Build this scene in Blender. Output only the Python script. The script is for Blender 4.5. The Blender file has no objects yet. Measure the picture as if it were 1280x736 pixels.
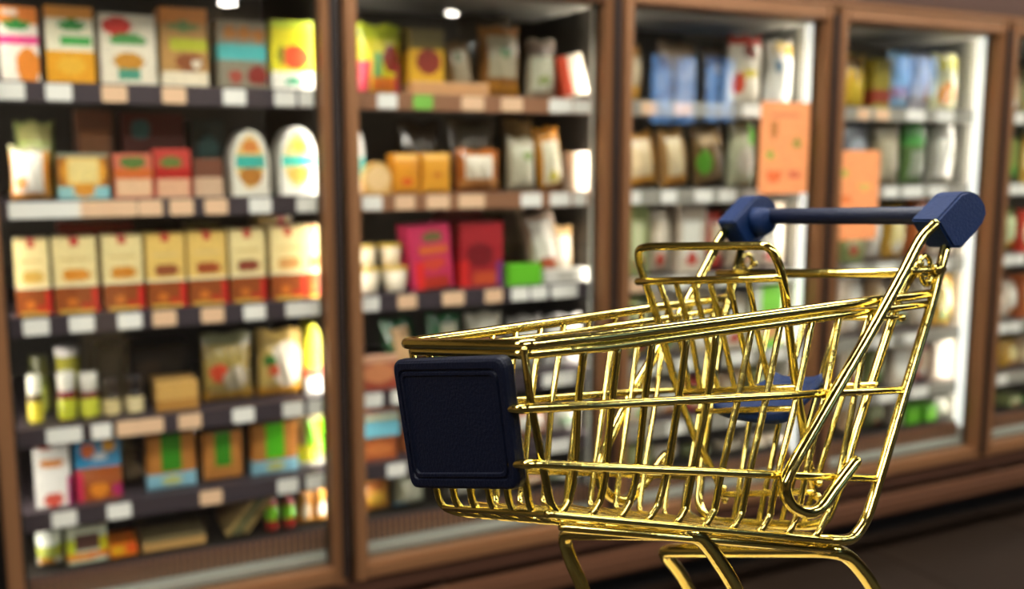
import bpy, bmesh, math, random
from mathutils import Vector, Matrix
random.seed(7)
sc = bpy.context.scene
C = sc.collection
# ------------------------------------------------------------------ camera
F_PX, CX, CY = 1232.0, 640.0, 368.0
CAM_H = 1.25
PITCH = math.atan(170 / 1232.0)
YAW = math.radians(26.65)
FWD = Vector((math.sin(YAW) * math.cos(PITCH), math.cos(YAW) * math.cos(PITCH), -math.sin(PITCH)))
RGT = Vector((math.cos(YAW), -math.sin(YAW), 0))
UP = RGT.cross(FWD)
ORG = Vector((0, 0, CAM_H))
cd = bpy.data.cameras.new('camera')
cam = bpy.data.objects.new('camera', cd); C.objects.link(cam); sc.camera = cam
cd.sensor_width = 36; cd.lens = 36 * F_PX / 1280
cam.matrix_world = Matrix.Translation(ORG) @ Matrix((RGT, UP, -FWD)).transposed().to_4x4()
cd.clip_start = 0.02
CS = 0.33                                   # size of the small cart (length of one survey unit in metres)
cd.dof.use_dof = True
cd.dof.focus_distance = 1.06 * CS
cd.dof.aperture_fstop = 9.2
# ------------------------------------------------------------------ world, exposure
w = bpy.data.worlds.new('world'); sc.world = w; w.use_nodes = True
w.node_tree.nodes['Background'].inputs[0].default_value = (0.35, 0.28, 0.2, 1)
w.node_tree.nodes['Background'].inputs[1].default_value = 0.05
sc.view_settings.view_transform = 'Standard'; sc.view_settings.look = 'None'
sc.view_settings.exposure = 0.12; sc.view_settings.gamma = 1.0
CEIL_PANEL, SPOT, LED, DAYLIGHT = 22.0, 120.0, 46.0, 7.0      # strengths of the lights the shop has

# ------------------------------------------------------------------ survey helpers
def ray(px, py): return FWD + RGT * ((px - CX) / F_PX) - UP * ((py - CY) / F_PX)
def on_y(px, py, Y):
    d = ray(px, py); return ORG + d * (Y / d.y)

# ------------------------------------------------------------------ materials
def srgb(h):
    if isinstance(h, str):
        h = h.lstrip('#'); h = [int(h[i:i + 2], 16) / 255 for i in (0, 2, 4)]
    return tuple(((c + .055) / 1.055) ** 2.4 if c > .04045 else c / 12.92 for c in h)
def mat(name, col, rough=.5, metal=0., noise=0., nscale=20., bump=0., emit=None, es=0, coat=0., spec=.5):
    m = bpy.data.materials.new(name); m.use_nodes = True
    nt = m.node_tree; b = nt.nodes['Principled BSDF']
    c = srgb(col)
    b.inputs['Base Color'].default_value = (*c, 1)
    b.inputs['Roughness'].default_value = rough; b.inputs['Metallic'].default_value = metal
    b.inputs['Coat Weight'].default_value = coat
    b.inputs['Specular IOR Level'].default_value = spec
    if noise or bump:
        tc = nt.nodes.new('ShaderNodeTexCoord'); n = nt.nodes.new('ShaderNodeTexNoise')
        n.inputs['Scale'].default_value = nscale; n.inputs['Detail'].default_value = 4
        nt.links.new(tc.outputs['Object'], n.inputs['Vector'])
        if noise:
            r = nt.nodes.new('ShaderNodeMix'); r.data_type = 'RGBA'
            r.inputs[6].default_value = (*[x * (1 - noise) for x in c], 1)
            r.inputs[7].default_value = (*[min(1, x * (1 + noise)) for x in c], 1)
            nt.links.new(n.outputs[0], r.inputs[0]); nt.links.new(r.outputs[2], b.inputs['Base Color'])
        if bump:
            bp = nt.nodes.new('ShaderNodeBump'); bp.inputs['Strength'].default_value = bump
            bp.inputs['Distance'].default_value = .002
            nt.links.new(n.outputs[0], bp.inputs['Height']); nt.links.new(bp.outputs[0], b.inputs['Normal'])
    if emit:
        b.inputs['Emission Color'].default_value = (*srgb(emit), 1); b.inputs['Emission Strength'].default_value = es
    return m
def glass_mat():
    m = bpy.data.materials.new('door_glass'); m.use_nodes = True; nt = m.node_tree; nt.nodes.clear()
    o = nt.nodes.new('ShaderNodeOutputMaterial'); mx = nt.nodes.new('ShaderNodeMixShader')
    t = nt.nodes.new('ShaderNodeBsdfTransparent'); g = nt.nodes.new('ShaderNodeBsdfGlossy')
    t.inputs[0].default_value = (.96, .97, .96, 1); g.inputs['Roughness'].default_value = .01
    lw = nt.nodes.new('ShaderNodeLayerWeight'); lw.inputs[0].default_value = .5
    p = nt.nodes.new('ShaderNodeMath'); p.operation = 'POWER'; p.inputs[1].default_value = 5
    q = nt.nodes.new('ShaderNodeMath'); q.operation = 'MULTIPLY_ADD'; q.inputs[1].default_value = .93; q.inputs[2].default_value = .05
    nt.links.new(lw.outputs['Facing'], p.inputs[0]); nt.links.new(p.outputs[0], q.inputs[0])
    nt.links.new(q.outputs[0], mx.inputs[0]); nt.links.new(t.outputs[0], mx.inputs[1]); nt.links.new(g.outputs[0], mx.inputs[2])
    nt.links.new(mx.outputs[0], o.inputs[0]); return m
def print_mat(name, rough, coat):
    m = mat(name, '#ffffff', rough, coat=coat); nt = m.node_tree
    a = nt.nodes.new('ShaderNodeVertexColor'); a.layer_name = 'print'
    nt.links.new(a.outputs[0], nt.nodes['Principled BSDF'].inputs['Base Color']); return m
def day_mat():
    m = mat('daylight_pane', '#000000', .5); nt = m.node_tree; b = nt.nodes['Principled BSDF']
    tc = nt.nodes.new('ShaderNodeTexCoord'); n = nt.nodes.new('ShaderNodeTexNoise'); n.inputs['Scale'].default_value = 1.6; n.inputs['Detail'].default_value = 3
    cr = nt.nodes.new('ShaderNodeValToRGB'); e = cr.color_ramp.elements
    e[0].position, e[0].color = .38, (.05, .13, .3, 1); e[1].position, e[1].color = .66, (.75, .85, 1, 1)
    x = cr.color_ramp.elements.new(.5); x.color = (.2, .42, .8, 1)
    nt.links.new(tc.outputs['Object'], n.inputs['Vector']); nt.links.new(n.outputs[0], cr.inputs[0]); nt.links.new(cr.outputs[0], b.inputs['Emission Color'])
    b.inputs['Emission Strength'].default_value = DAYLIGHT; return m
M = dict(
    gold=mat('polished_gold', '#ddca72', .12, 1.0, noise=.06, nscale=300, bump=.06),
    gold_dull=mat('brushed_gold', '#ddca72', .24, 1.0, noise=.08, nscale=250, bump=.08),
    navy=mat('navy_plastic', '#03204c', .55, noise=.12, nscale=900, bump=.25, spec=.2),
    navy_bar=mat('navy_grip', '#03102e', .45, noise=.1, nscale=900, bump=.2, spec=.35),
    navy_dark=mat('dark_navy_plastic', '#040b20', .5, noise=.2, nscale=900, bump=.2, spec=.25),
    copper=mat('bronze_frame', '#946845', .42, .5, noise=.06, nscale=8),
    copper_dark=mat('dark_bronze', '#4c3022', .5, .4, noise=.1, nscale=8),
    handle=mat('stile_shade_dark', '#241610', .5), black=mat('black_gasket', '#0b0908', .7),  # handle: shade of the right door stiles, put into a dark colour
    steel=mat('grey_track', '#b4b8ae', .45, .4, noise=.08, nscale=12),
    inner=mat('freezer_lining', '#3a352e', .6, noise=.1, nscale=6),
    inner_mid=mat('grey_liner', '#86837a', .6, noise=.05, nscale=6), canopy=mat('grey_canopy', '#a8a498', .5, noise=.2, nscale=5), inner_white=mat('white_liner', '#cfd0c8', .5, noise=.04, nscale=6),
    shelf=mat('shelf_metal', '#4a4046', .45, .3, noise=.08, nscale=10),
    rail_light=mat('pale_price_rail', '#a9a498', .45, .2, noise=.08, nscale=10), shelf_warm=mat('shelf_rail_warm', '#a07052', .45, .3, noise=.08, nscale=10),
    tag_white=mat('paper_white', '#fbf8f0', .6), tag_peach=mat('paper_peach', '#f0c6a0', .6), tag_green=mat('paper_green', '#86c850', .6),
    floor=mat('floor_vinyl', '#20150c', .6, noise=.3, nscale=3, spec=.2), grout=mat('floor_joint', '#150e08', .6),
    wall=mat('wall_paint', '#8a7558', .8, noise=.05, nscale=3), ceil=mat('ceiling_board', '#7c7466', .8, noise=.04, nscale=3),
    bumper=mat('bumper_rail', '#5e3d29', .45, .3, noise=.08, nscale=6), kick=mat('kick_plate', '#0e0b0a', .6),
    led=mat('led_strip', '#ffffff', .5, emit='#fff6ea', es=LED), cover=mat('frosted_cover', '#ffffff', .5, emit='#f4f6f2', es=.9), panel=mat('lamp_panel', '#ffffff', .5, emit='#fffbf2', es=CEIL_PANEL),
    spot=mat('lamp_spot', '#ffffff', .5, emit='#fff6e8', es=SPOT), day=day_mat(),
    wood=mat('plinth_lacquer', '#cdb58a', .35, noise=.08, nscale=10), rubber=mat('caster_rubber', '#15161a', .6),
    print=print_mat('printed_card', .38, .15), film=print_mat('printed_film', .25, .4), glass=glass_mat(),
    poster=print_mat('printed_paper', .6, 0), paper=mat('white_frame', '#d8d4cc', .5),
)
# ------------------------------------------------------------------ object helpers
def link(name, me, material, parent=None, loc=None):
    o = bpy.data.objects.new(name, me); C.objects.link(o)
    if material is not None and not me.materials: me.materials.append(material)
    if parent is not None: o.parent = parent
    if loc is not None: o.location = loc
    return o
def empty(name, loc, label, cat, group=None, rot=0):
    o = bpy.data.objects.new(name, None); C.objects.link(o); o.location = loc; o.rotation_euler.z = rot
    o.empty_display_size = .05
    return tag(o, label, cat, group)
def tag(o, label=None, cat=None, group=None, kind=None):
    if label: o['label'] = label
    if cat: o['category'] = cat
    if group: o['group'] = group
    if kind: o['kind'] = kind
    return o
def bm_box(bm, x0, x1, y0, y1, z0, z1):
    v = [bm.verts.new(p) for p in ((x0,y0,z0),(x1,y0,z0),(x1,y1,z0),(x0,y1,z0),(x0,y0,z1),(x1,y0,z1),(x1,y1,z1),(x0,y1,z1))]
    for f in ((0,3,2,1),(4,5,6,7),(0,1,5,4),(1,2,6,5),(2,3,7,6),(3,0,4,7)): bm.faces.new([v[i] for i in f])
def done(bm, name='mesh', smooth=False):
    bmesh.ops.recalc_face_normals(bm, faces=bm.faces[:])
    me = bpy.data.meshes.new(name); bm.to_mesh(me); bm.free()
    if smooth:
        for p in me.polygons: p.use_smooth = True
    return me
def box(name, b, material, parent=None, bevel=0.0, org=(0, 0, 0)):
    """b = x0,x1,y0,y1,z0,z1 in world; org = world position of the parent"""
    bm = bmesh.new()
    cx, cy, cz = (b[0]+b[1])/2, (b[2]+b[3])/2, b[4]
    bm_box(bm, b[0]-cx, b[1]-cx, b[2]-cy, b[3]-cy, 0, b[5]-cz)
    if bevel: bmesh.ops.bevel(bm, geom=bm.edges[:], offset=bevel, segments=2, affect='EDGES')
    return link(name, done(bm, name), material, parent, (cx-org[0], cy-org[1], cz-org[2]))
def frame(name, x0, x1, y0, y1, z0, z1, wd, material, parent=None, org=(0,0,0), rail=None):
    """rectangular frame with open middle, facing y"""
    rail = rail or wd
    bm = bmesh.new()
    cx, cz = (x0+x1)/2, z0
    for b in ((x0,x0+wd,z0,z1),(x1-wd,x1,z0,z1),(x0+wd,x1-wd,z0,z0+rail),(x0+wd,x1-wd,z1-rail,z1)):
        bm_box(bm, b[0]-cx, b[1]-cx, 0, y1-y0, b[2]-cz, b[3]-cz)
    bmesh.ops.bevel(bm, geom=[e for e in bm.edges if e.calc_length() > .1], offset=min(.006, wd*.3), segments=2, affect='EDGES')
    return link(name, done(bm, name), material, parent, (cx-org[0], y0-org[1], cz-org[2]))

# ================================================================== THE ROOM
X0, X1, YB, YF, ZC = -4.5, 17.0, -7.5, 3.1, 3.0
def struct(name, b, material, bevel=0): return tag(box(name, b, material, None, bevel), kind='structure')
struct('floor', (X0, X1, YB, YF, -.06, -.004), M['grout'])
# floor tiles that can be told apart near the freezers
fl = bpy.data.objects['floor']
tile_me = None
for i in range(-1, 10):
    for j in range(-2, 5):
        if tile_me is None:
            bm = bmesh.new(); bm_box(bm, -.2975, .2975, -.2975, .2975, 0, .004)
            tile_me = done(bm, 'tile'); tile_me.materials.append(M['floor'])
        o = bpy.data.objects.new('tile', tile_me); C.objects.link(o); o.parent = fl
        o.location = Vector((i*.6+.3, 2.3-(j+1)*.6+.3, -.004)) - fl.location
struct('ceiling', (X0, X1, YB, YF, ZC, ZC+.08), M['ceil'])
struct('wall_left', (X0-.1, X0, YB, YF, 0, ZC), M['wall'])
struct('wall_right', (X1, X1+.1, YB, YF, 0, ZC), M['wall'])
struct('wall_far', (X0, X1, YF, YF+.1, 0, ZC), M['wall'])
struct('wall_near', (X0, X1, YB-.1, YB, 0, ZC), M['wall'])
struct('baseboard_near', (X0, X1, YB, YB+.02, 0, .1), M['copper_dark'])
# windows in the wall behind the camera: their daylight is what the freezer glass mirrors
def mirror_on(px, py, Y):
    d = ray(px, py); p = ORG + d*(2.2/d.y); r = Vector((d.x, -d.y, d.z)); return p + r*((Y-p.y)/r.y)
def mirror_up(px, py, Z):
    d = ray(px, py); p = ORG + d*(2.2/d.y); r = Vector((d.x, -d.y, d.z)); return p + r*((Z-p.z)/r.z)
for n, (a, b, c, d) in enumerate(((812, 70, 866, 154), (880, 72, 914, 152), (1118, 58, 1168, 120))):
    p, q = mirror_on(a, b, YB), mirror_on(c, d, YB)
    x0, x1, z0, z1 = p.x, q.x, max(q.z, .8), min(p.z, 2.9)
    wdw = tag(frame('window_%d' % (n+1), x0-.06, x1+.06, YB, YB+.08, z0-.06, z1+.06, .06, M['paper']), kind='structure')
    box('window_pane', (x0, x1, YB+.01, YB+.03, z0, z1), M['day'], wdw, 0, wdw.location)
    box('glazing_bar', ((x0+x1)/2-.02, (x0+x1)/2+.02, YB+.03, YB+.06, z0, z1), M['paper'], wdw, 0, wdw.location)

# ceiling lamps
def lamp_panel(x, y, label, lx=1.7, ly=.62):
    t = empty('ceiling_light', (x, y, ZC), label, 'ceiling light', 'ceiling light panels over the aisle')
    frame_b = (x-lx/2, x+lx/2, y-ly/2, y+ly/2, ZC-.05, ZC)
    bm = bmesh.new()
    for b in ((-lx/2,lx/2,-ly/2,-ly/2+.02),(-lx/2,lx/2,ly/2-.02,ly/2),(-lx/2,-lx/2+.02,-ly/2+.02,ly/2-.02),(lx/2-.02,lx/2,-ly/2+.02,ly/2-.02)):
        bm_box(bm, b[0], b[1], b[2], b[3], -.05, 0)
    link('housing', done(bm, 'housing'), M['paper'], t)
    bm = bmesh.new(); bm_box(bm, -lx/2+.02, lx/2-.02, -ly/2+.02, ly/2-.02, -.035, -.005)
    link('diffuser', done(bm, 'diffuser'), M['panel'], t)
for x, y, lb in ((-2.2, .9, 'long ceiling light panel, first over the freezer aisle'), (.2, .9, 'long ceiling light panel, second over the freezer aisle'),
                 (2.6, .9, 'long ceiling light panel, third over the freezer aisle'), (5.0, .9, 'long ceiling light panel, fourth over the freezer aisle'),
                 (7.4, .9, 'long ceiling light panel, last over the freezer aisle'),
                 (-1.0, -1.6, 'long ceiling light panel, left end of the row behind the camera'), (1.6, -1.6, 'long ceiling light panel, middle of the row behind the camera'),
                 (4.2, -1.6, 'long ceiling light panel, right end of the row behind the camera')):
    lamp_panel(x, y, lb)
for k, (px, py, r) in enumerate(((565, 17, .06), (285, 4, .09))):
    p = mirror_up(px, py, ZC-.06)
    t = empty('spot_lamp', (p.x, max(p.y, YB+.3), ZC), 'round ceiling spot lamp mirrored in the %s glass door' % ('second', 'leftmost')[k], 'spot lamp', 'round spot lamps at the back of the shop')
    bm = bmesh.new(); bmesh.ops.create_cone(bm, cap_ends=True, segments=24, radius1=r*1.25, radius2=r*1.1, depth=.05, matrix=Matrix.Translation((0,0,-.025)))
    link('housing', done(bm, 'housing'), M['paper'], t)
    bm = bmesh.new(); bmesh.ops.create_cone(bm, cap_ends=True, segments=24, radius1=r, radius2=r, depth=.02, matrix=Matrix.Translation((0,0,-.06)))
    link('bulb', done(bm, 'bulb'), M['spot'], t)

# ================================================================== FREEZERS
GL = 2.20                       # plane of the glass
PITCH_X, LEFT0 = .740, -.063    # door spacing, left edge of the leftmost fully visible door
DW = .718
SHELF_Z = [1.405, 1.163, .918, .678, .492]     # tops of the shelves
DECK_Z = .352
BAYNAME = {-1: 'freezer bay left of the first glass door', 0: 'leftmost freezer bay', 1: 'second freezer bay', 2: 'third freezer bay', 3: 'fourth freezer bay', 4: 'fifth freezer bay', 5: 'sixth freezer bay'}
TAGS = {  # pixel x of the tag centres and colours, per bay and shelf (top first)
    (0,0): [(20,'w',46),(85,'w',30),(153,'p',30),(226,'p',28),(300,'w',28),(362,'w',26),(395,'w',20)],
    (0,1): [(40,'w',50),(85,'w',40),(120,'p',36),(155,'p',34),(190,'p',30),(229,'p',30),(272,'p',28),(327,'w',26),(388,'w',30)],
    (0,2): [(38,'w',30),(96,'w',30),(157,'w',30),(201,'p',28),(262,'p',28),(315,'w',26),(368,'w',26),(397,'w',18)],
    (0,3): [(65,'w',46),(113,'w',28),(148,'p',28),(178,'p',28),(227,'p',28),(296,'w',26),(360,'w',26),(393,'w',22)],
    (0,4): [(58,'w',30),(130,'w',30),(250,'p',28),(350,'w',26),(395,'w',30)],
    (1,0): [(487,'w',22),(531,'g',24),(592,'p',26),(640,'p',24),(700,'w',28),(726,'w',20)],
    (1,1): [(466,'w',26),(507,'p',26),(548,'p',26),(590,'p',30),(664,'w',24),(700,'w',24),(724,'w',18)],
    (1,2): [(460,'w',24),(508,'p',24),(566,'p',26),(617,'p',24),(650,'w',20),(674,'w',20),(706,'w',34)],
    (1,3): [(462,'w',26),(498,'w',24),(560,'p',24),(700,'w',40)],
    (1,4): [(491,'w',26),(560,'w',24),(620,'p',24),(700,'w',30)],
    (2,0): [(808,'p',20),(850,'p',20),(935,'w',24),(975,'w',24)],
    (2,1): [(790,'w',18),(835,'w',20),(878,'w',20),(908,'w',20),(940,'w',24)],
    (2,2): [(800,'p',22),(850,'w',22),(910,'w',22),(960,'w',22),(990,'w',18)],
    (2,3): [(810,'w',22),(860,'w',22),(930,'w',30),(975,'w',22)],
    (2,4): [(850,'w',22),(930,'w',22)],
    (3,0): [(1072,'p',16),(1095,'p',18),(1136,'w',22),(1172,'w',22)],
    (3,1): [(1110,'w',18),(1138,'w',24),(1168,'w',22)],
    (3,2): [(1070,'w',18),(1110,'w',22),(1150,'w',24),(1180,'w',18)],
    (3,3): [(1110,'w',22),(1150,'w',24)], (3,4): [(1120,'w',22),(1160,'w',20)],
    (4,0): [(1264,'w',12)], (4,1): [(1264,'w',12),(1277,'w',12)], (4,2): [(1262,'w',12),(1276,'w',12)], (4,3): [(1262,'w',12),(1276,'w',12)], (4,4): [(1265,'w',12)],
}
tag_cache = {}
def tag_mesh(wd, m):
    key = (round(wd, 2), m)
    if key not in tag_cache:
        bm = bmesh.new(); h = .034
        bm_box(bm, -wd/2, wd/2, 0, .002, -h/2, h/2)
        bmesh.ops.bevel(bm, geom=[e for e in bm.edges if abs(e.verts[0].co.y-e.verts[1].co.y) > .001], offset=.003, segments=1, affect='EDGES')
        me = done(bm, 'price_tag'); me.materials.append(M[{'w': 'tag_white', 'p': 'tag_peach', 'g': 'tag_green'}[m]]); tag_cache[key] = me
    return tag_cache[key]
for bay in range(-1, 6):
    xl = LEFT0 + bay*PITCH_X; xr = xl + DW; xc = (xl+xr)/2
    a, b = xl-.011, xr+.011
    org = Vector((xc, 2.6, 0))
    desc = {-1: 'bronze-framed glass-door freezer cut off at the left edge', 0: 'bronze-framed glass-door freezer of boxed meals, leftmost whole door', 1: 'bronze-framed glass-door freezer, second whole door from the left',
            2: 'bronze-framed glass-door freezer behind the cart handle, orange notice at its right', 3: 'bronze-framed glass-door freezer, orange notice at its left side',
            4: 'bronze-framed glass-door freezer cut off at the right edge', 5: 'bronze-framed glass-door freezer past the right edge'}[bay]
    fz = empty('display_freezer', org, desc, 'freezer', 'run of glass-door freezers')
    def fb(name, bb, m, bevel=0, par=None): return box(name, bb, M[m], fz if par is None else par, bevel, org if par is None else org+par.location)
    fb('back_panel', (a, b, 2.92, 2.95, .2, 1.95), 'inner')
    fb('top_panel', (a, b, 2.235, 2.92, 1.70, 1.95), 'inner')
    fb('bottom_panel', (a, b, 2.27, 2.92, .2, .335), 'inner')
    fb('gap_strip', (b-.0112, b+0.0, 2.2285, 2.2318, .24, 1.69), 'black')
    fb('gap_strip', (a, a+.0112, 2.2285, 2.2318, .24, 1.69), 'black')
    if bay >= 1: fb('canopy', (a+.03, b-.03, 2.24, 2.60, 1.640, 1.652), 'canopy')
    fb('mullion_post', (b-.028, b+.0, 2.232, 2.285, .30, 1.70), 'inner_white', .003)
    fb('mullion_post', (a, a+.028, 2.232, 2.285, .30, 1.70), 'inner_white', .003)
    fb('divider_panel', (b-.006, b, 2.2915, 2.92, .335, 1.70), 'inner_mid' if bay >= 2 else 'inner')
    fb('led_strip', (b-.017, b-.0065, 2.286, 2.291, .36, 1.68), 'led')
    fb('led_strip', (a+.001, a+.0115, 2.286, 2.291, .36, 1.68), 'led')
    if bay in (2, 3): fb('lamp_cover', (b-.031, b-.0285, 2.236, 2.280, .34, 1.69), 'cover')
    fb('track', (a, b, 2.232, 2.27, .285, .30), 'steel')
    fb('sill', (a, b, 2.19, 2.235, .2, .238), 'copper_dark')
    fb('kick_plate', (a, b, 2.30, 2.32, 0.0, .2), 'kick')
    fb('body_side', (b-.012, b, 2.32, 2.95, 0, .2), 'kick')
    # return air grille at the foot of the opening
    gr = fb('air_grille', (a+.03, b-.03, 2.272, 2.276, .30, .355), 'shelf')
    bm = bmesh.new()
    n = 46
    for k in range(n):
        x = -DW/2+.02 + k*(DW-.04)/(n-1)
        bm_box(bm, x-.003, x+.003, -.006, 0, .004, .051)
    sl = link('grille_bar', done(bm, 'grille_bars'), M['shelf_warm'], gr, (0, -.002, 0)); sl['kind'] = 'stuff'
    # shelves
    for k, z in enumerate(SHELF_Z):
        s = fb('shelf', (a+.012, b-.012, 2.292, 2.86, z-.012, z), 'shelf')
        rail = box('price_rail', (a+.03, b-.03, 2.278, 2.290, z-.040, z+.002), M['rail_light' if bay >= 2 else 'shelf_warm' if (bay >= 1 and k < 2) else 'shelf'], s, .001, org+s.location)
        for (px, m, wpx) in TAGS.get((bay, k), []):
            p = on_y(px, 300, 2.277)
            q = on_y(px+wpx/2, 300, 2.277); wd = round((q.x-p.x)*2, 2)
            x = min(max(p.x, a+.05), b-.05)
            o = bpy.data.objects.new('price_tag', tag_mesh(max(wd, .03), m)); C.objects.link(o); o.parent = s
            o.location = Vector((x, 2.2755, z-.0195)) - (org+s.location)
    # door
    dr = link('door', None, None, fz, (0, 0, 0)) if False else bpy.data.objects.new('door', None)
    if dr.name not in C.objects: C.objects.link(dr)
    dr.parent = fz; dr.location = Vector((xl, 2.2, .25)) - org
    dorg = Vector((xl, 2.2, .25))
    frame('door_frame', xl, xr, 2.18, 2.228, .243, 1.682, .031, M['copper'], dr, dorg, .040)
    bm = bmesh.new(); bm_box(bm, xl+.024-dorg.x, xr-.024-dorg.x, .0, .006, .283-.243-.01, 1.642-.25+.008)
    link('glass_pane', done(bm, 'glass_pane'), M['glass'], dr)
    frame('gasket', xl+.006, xr-.006, 2.2285, 2.2345, .25, 1.675, .03, M['black'], dr, dorg)
    box('stile_shade_strip', (xr-.013, xr+.001, 2.166, 2.1805, .26, 1.66), M['handle'], dr, .003, dorg)  # dark strip added to paint shade along the door's right stile
# trims that run the whole length
a, b = LEFT0-PITCH_X-.02, LEFT0+6*PITCH_X
struct('trim_4', (a, b, 2.125, 2.175, .135, .195), M['bumper'], .012)
bk = bpy.data.objects['trim_4']
for k in range(8): box('bracket', (a+.3+k*.7, a+.34+k*.7, 2.174, 2.2995, .15, .18), M['kick'], bk, 0, bk.location)
struct('trim_1', (a, b, 2.20, 2.95, 1.951, 2.35), M['copper_dark'])
struct('trim_2', (a, b, 2.19, 2.234, 1.70, 1.95), M['copper_dark'], .004)
struct('trim_3', (a, b, 2.186, 2.20, 1.688, 1.70), M['copper'])

# ================================================================== PRODUCTS
def shapes_color(base, shapes, u, v, rnd):
    c = srgb(base)
    for s in shapes:
        kind, cx, cy, rx, ry, col = s
        dx, dy = (u-cx)/rx, (v-cy)/ry
        if (kind == 'r' and abs(dx) <= 1 and abs(dy) <= 1) or (kind == 'e' and dx*dx+dy*dy <= 1) or (kind == 'b' and abs(dx) <= 1 and dy <= 1 and dx*dx <= (dy+1)/2+.2):
            c = srgb(col)
    j = 1+rnd.uniform(-.09, .09)
    return tuple(min(1, x*j) for x in c)
def lattice(name, w, h, d, base, shapes, form='carton', nu=20, nv=26, seed=0):
    """closed pack: printed front at y=0 (facing -y), back at y=d"""
    rnd = random.Random(seed)
    def front(u, v):
        x, z, y = (u-.5)*w, v*h, 0.
        if form == 'bag':
            e = min(1, 6*min(u, 1-u))*min(1, 5*min(v, 1-v)); bl = (max(0, math.sin(math.pi*u))*max(0, math.sin(math.pi*v)))**.55
            y = d*.5 - d*.5*bl + .003*math.sin(23*u+9*v+seed)*bl
            x *= 1-.05*math.sin(math.pi*v); z += .004*math.sin(11*u+seed)*(v > .9)
        elif form == 'egg':
            half = min(1, math.sqrt(max(0, 1-max(0, (v-.42)/.58)**2.1)))*.98+.02; x *= half*(1-.06*(1-v))
        elif form == 'tray':
            bl = (math.sin(math.pi*u)*math.sin(math.pi*v))**.3 if 0 < u < 1 and 0 < v < 1 else 0
            y = .012-.012*bl
        return Vector((x, y, z))
    def back(u, v):
        p = front(u, v)
        if form == 'bag': p.y = d-p.y
        else: p.y = d
        return p
    bm = bmesh.new(); col = bm.loops.layers.float_color.new('print')
    Fr = [[bm.verts.new(front(i/nu, j/nv)) for j in range(nv+1)] for i in range(nu+1)]
    Bk = [[Fr[i][j] if (form == 'bag' and (i in (0, nu) or j in (0, nv))) else bm.verts.new(back(i/nu, j/nv)) if (form == 'bag' or i in (0, nu) or j in (0, nv)) else None for j in range(nv+1)] for i in range(nu+1)]
    def paint(f, c):
        for l in f.loops: l[col] = (*c, 1)
    for i in range(nu):
        for j in range(nv):
            f = bm.faces.new((Fr[i][j], Fr[i+1][j], Fr[i+1][j+1], Fr[i][j+1]))
            paint(f, shapes_color(base, shapes, (i+.5)/nu, (j+.5)/nv, rnd)); f.smooth = form == 'bag'
            if form == 'bag':
                try:
                    f = bm.faces.new((Bk[i][j], Bk[i][j+1], Bk[i+1][j+1], Bk[i+1][j])); paint(f, srgb(base)); f.smooth = True
                except ValueError: pass
    if form != 'bag':
        loop = [(i, 0) for i in range(nu)]+[(nu, j) for j in range(nv)]+[(i, nv) for i in range(nu, 0, -1)]+[(0, j) for j in range(nv, 0, -1)]
        for a_, b_ in zip(loop, loop[1:]+loop[:1]):
            f = bm.faces.new((Fr[a_[0]][a_[1]], Bk[a_[0]][a_[1]], Bk[b_[0]][b_[1]], Fr[b_[0]][b_[1]]))
            paint(f, shapes_color(base, shapes, (a_[0]+.5)/(nu+1), (a_[1]+.5)/(nv+1), rnd))
        f = bm.faces.new([Bk[i][j] for i, j in loop]); paint(f, srgb(base))
    me = bpy.data.meshes.new(name); bm.to_mesh(me); bm.free()
    me.materials.append(M['film' if form in ('bag', 'tray') else 'print']); return me
def lathe(prof, colf, segs=20, material='film'):
    """prof: list of (r, z); colf(v index, angle) -> colour"""
    bm = bmesh.new(); col = bm.loops.layers.float_color.new('print')
    rings = [[bm.verts.new((r*math.cos(2*math.pi*k/segs), r*math.sin(2*math.pi*k/segs), z)) for k in range(segs)] for r, z in prof]
    for j in range(len(prof)-1):
        for k in range(segs):
            f = bm.faces.new((rings[j][k], rings[j][(k+1) % segs], rings[j+1][(k+1) % segs], rings[j+1][k])); f.smooth = True
            for l in f.loops: l[col] = (*srgb(colf(j)), 1)
    for r, j, rev in ((rings[0], 0, True), (rings[-1], len(prof)-2, False)):
        f = bm.faces.new(list(reversed(r)) if rev else r)
        for l in f.loops: l[col] = (*srgb(colf(j)), 1)
    me = bpy.data.meshes.new('lathe'); bm.to_mesh(me); bm.free(); me.materials.append(M[material]); return me

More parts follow.
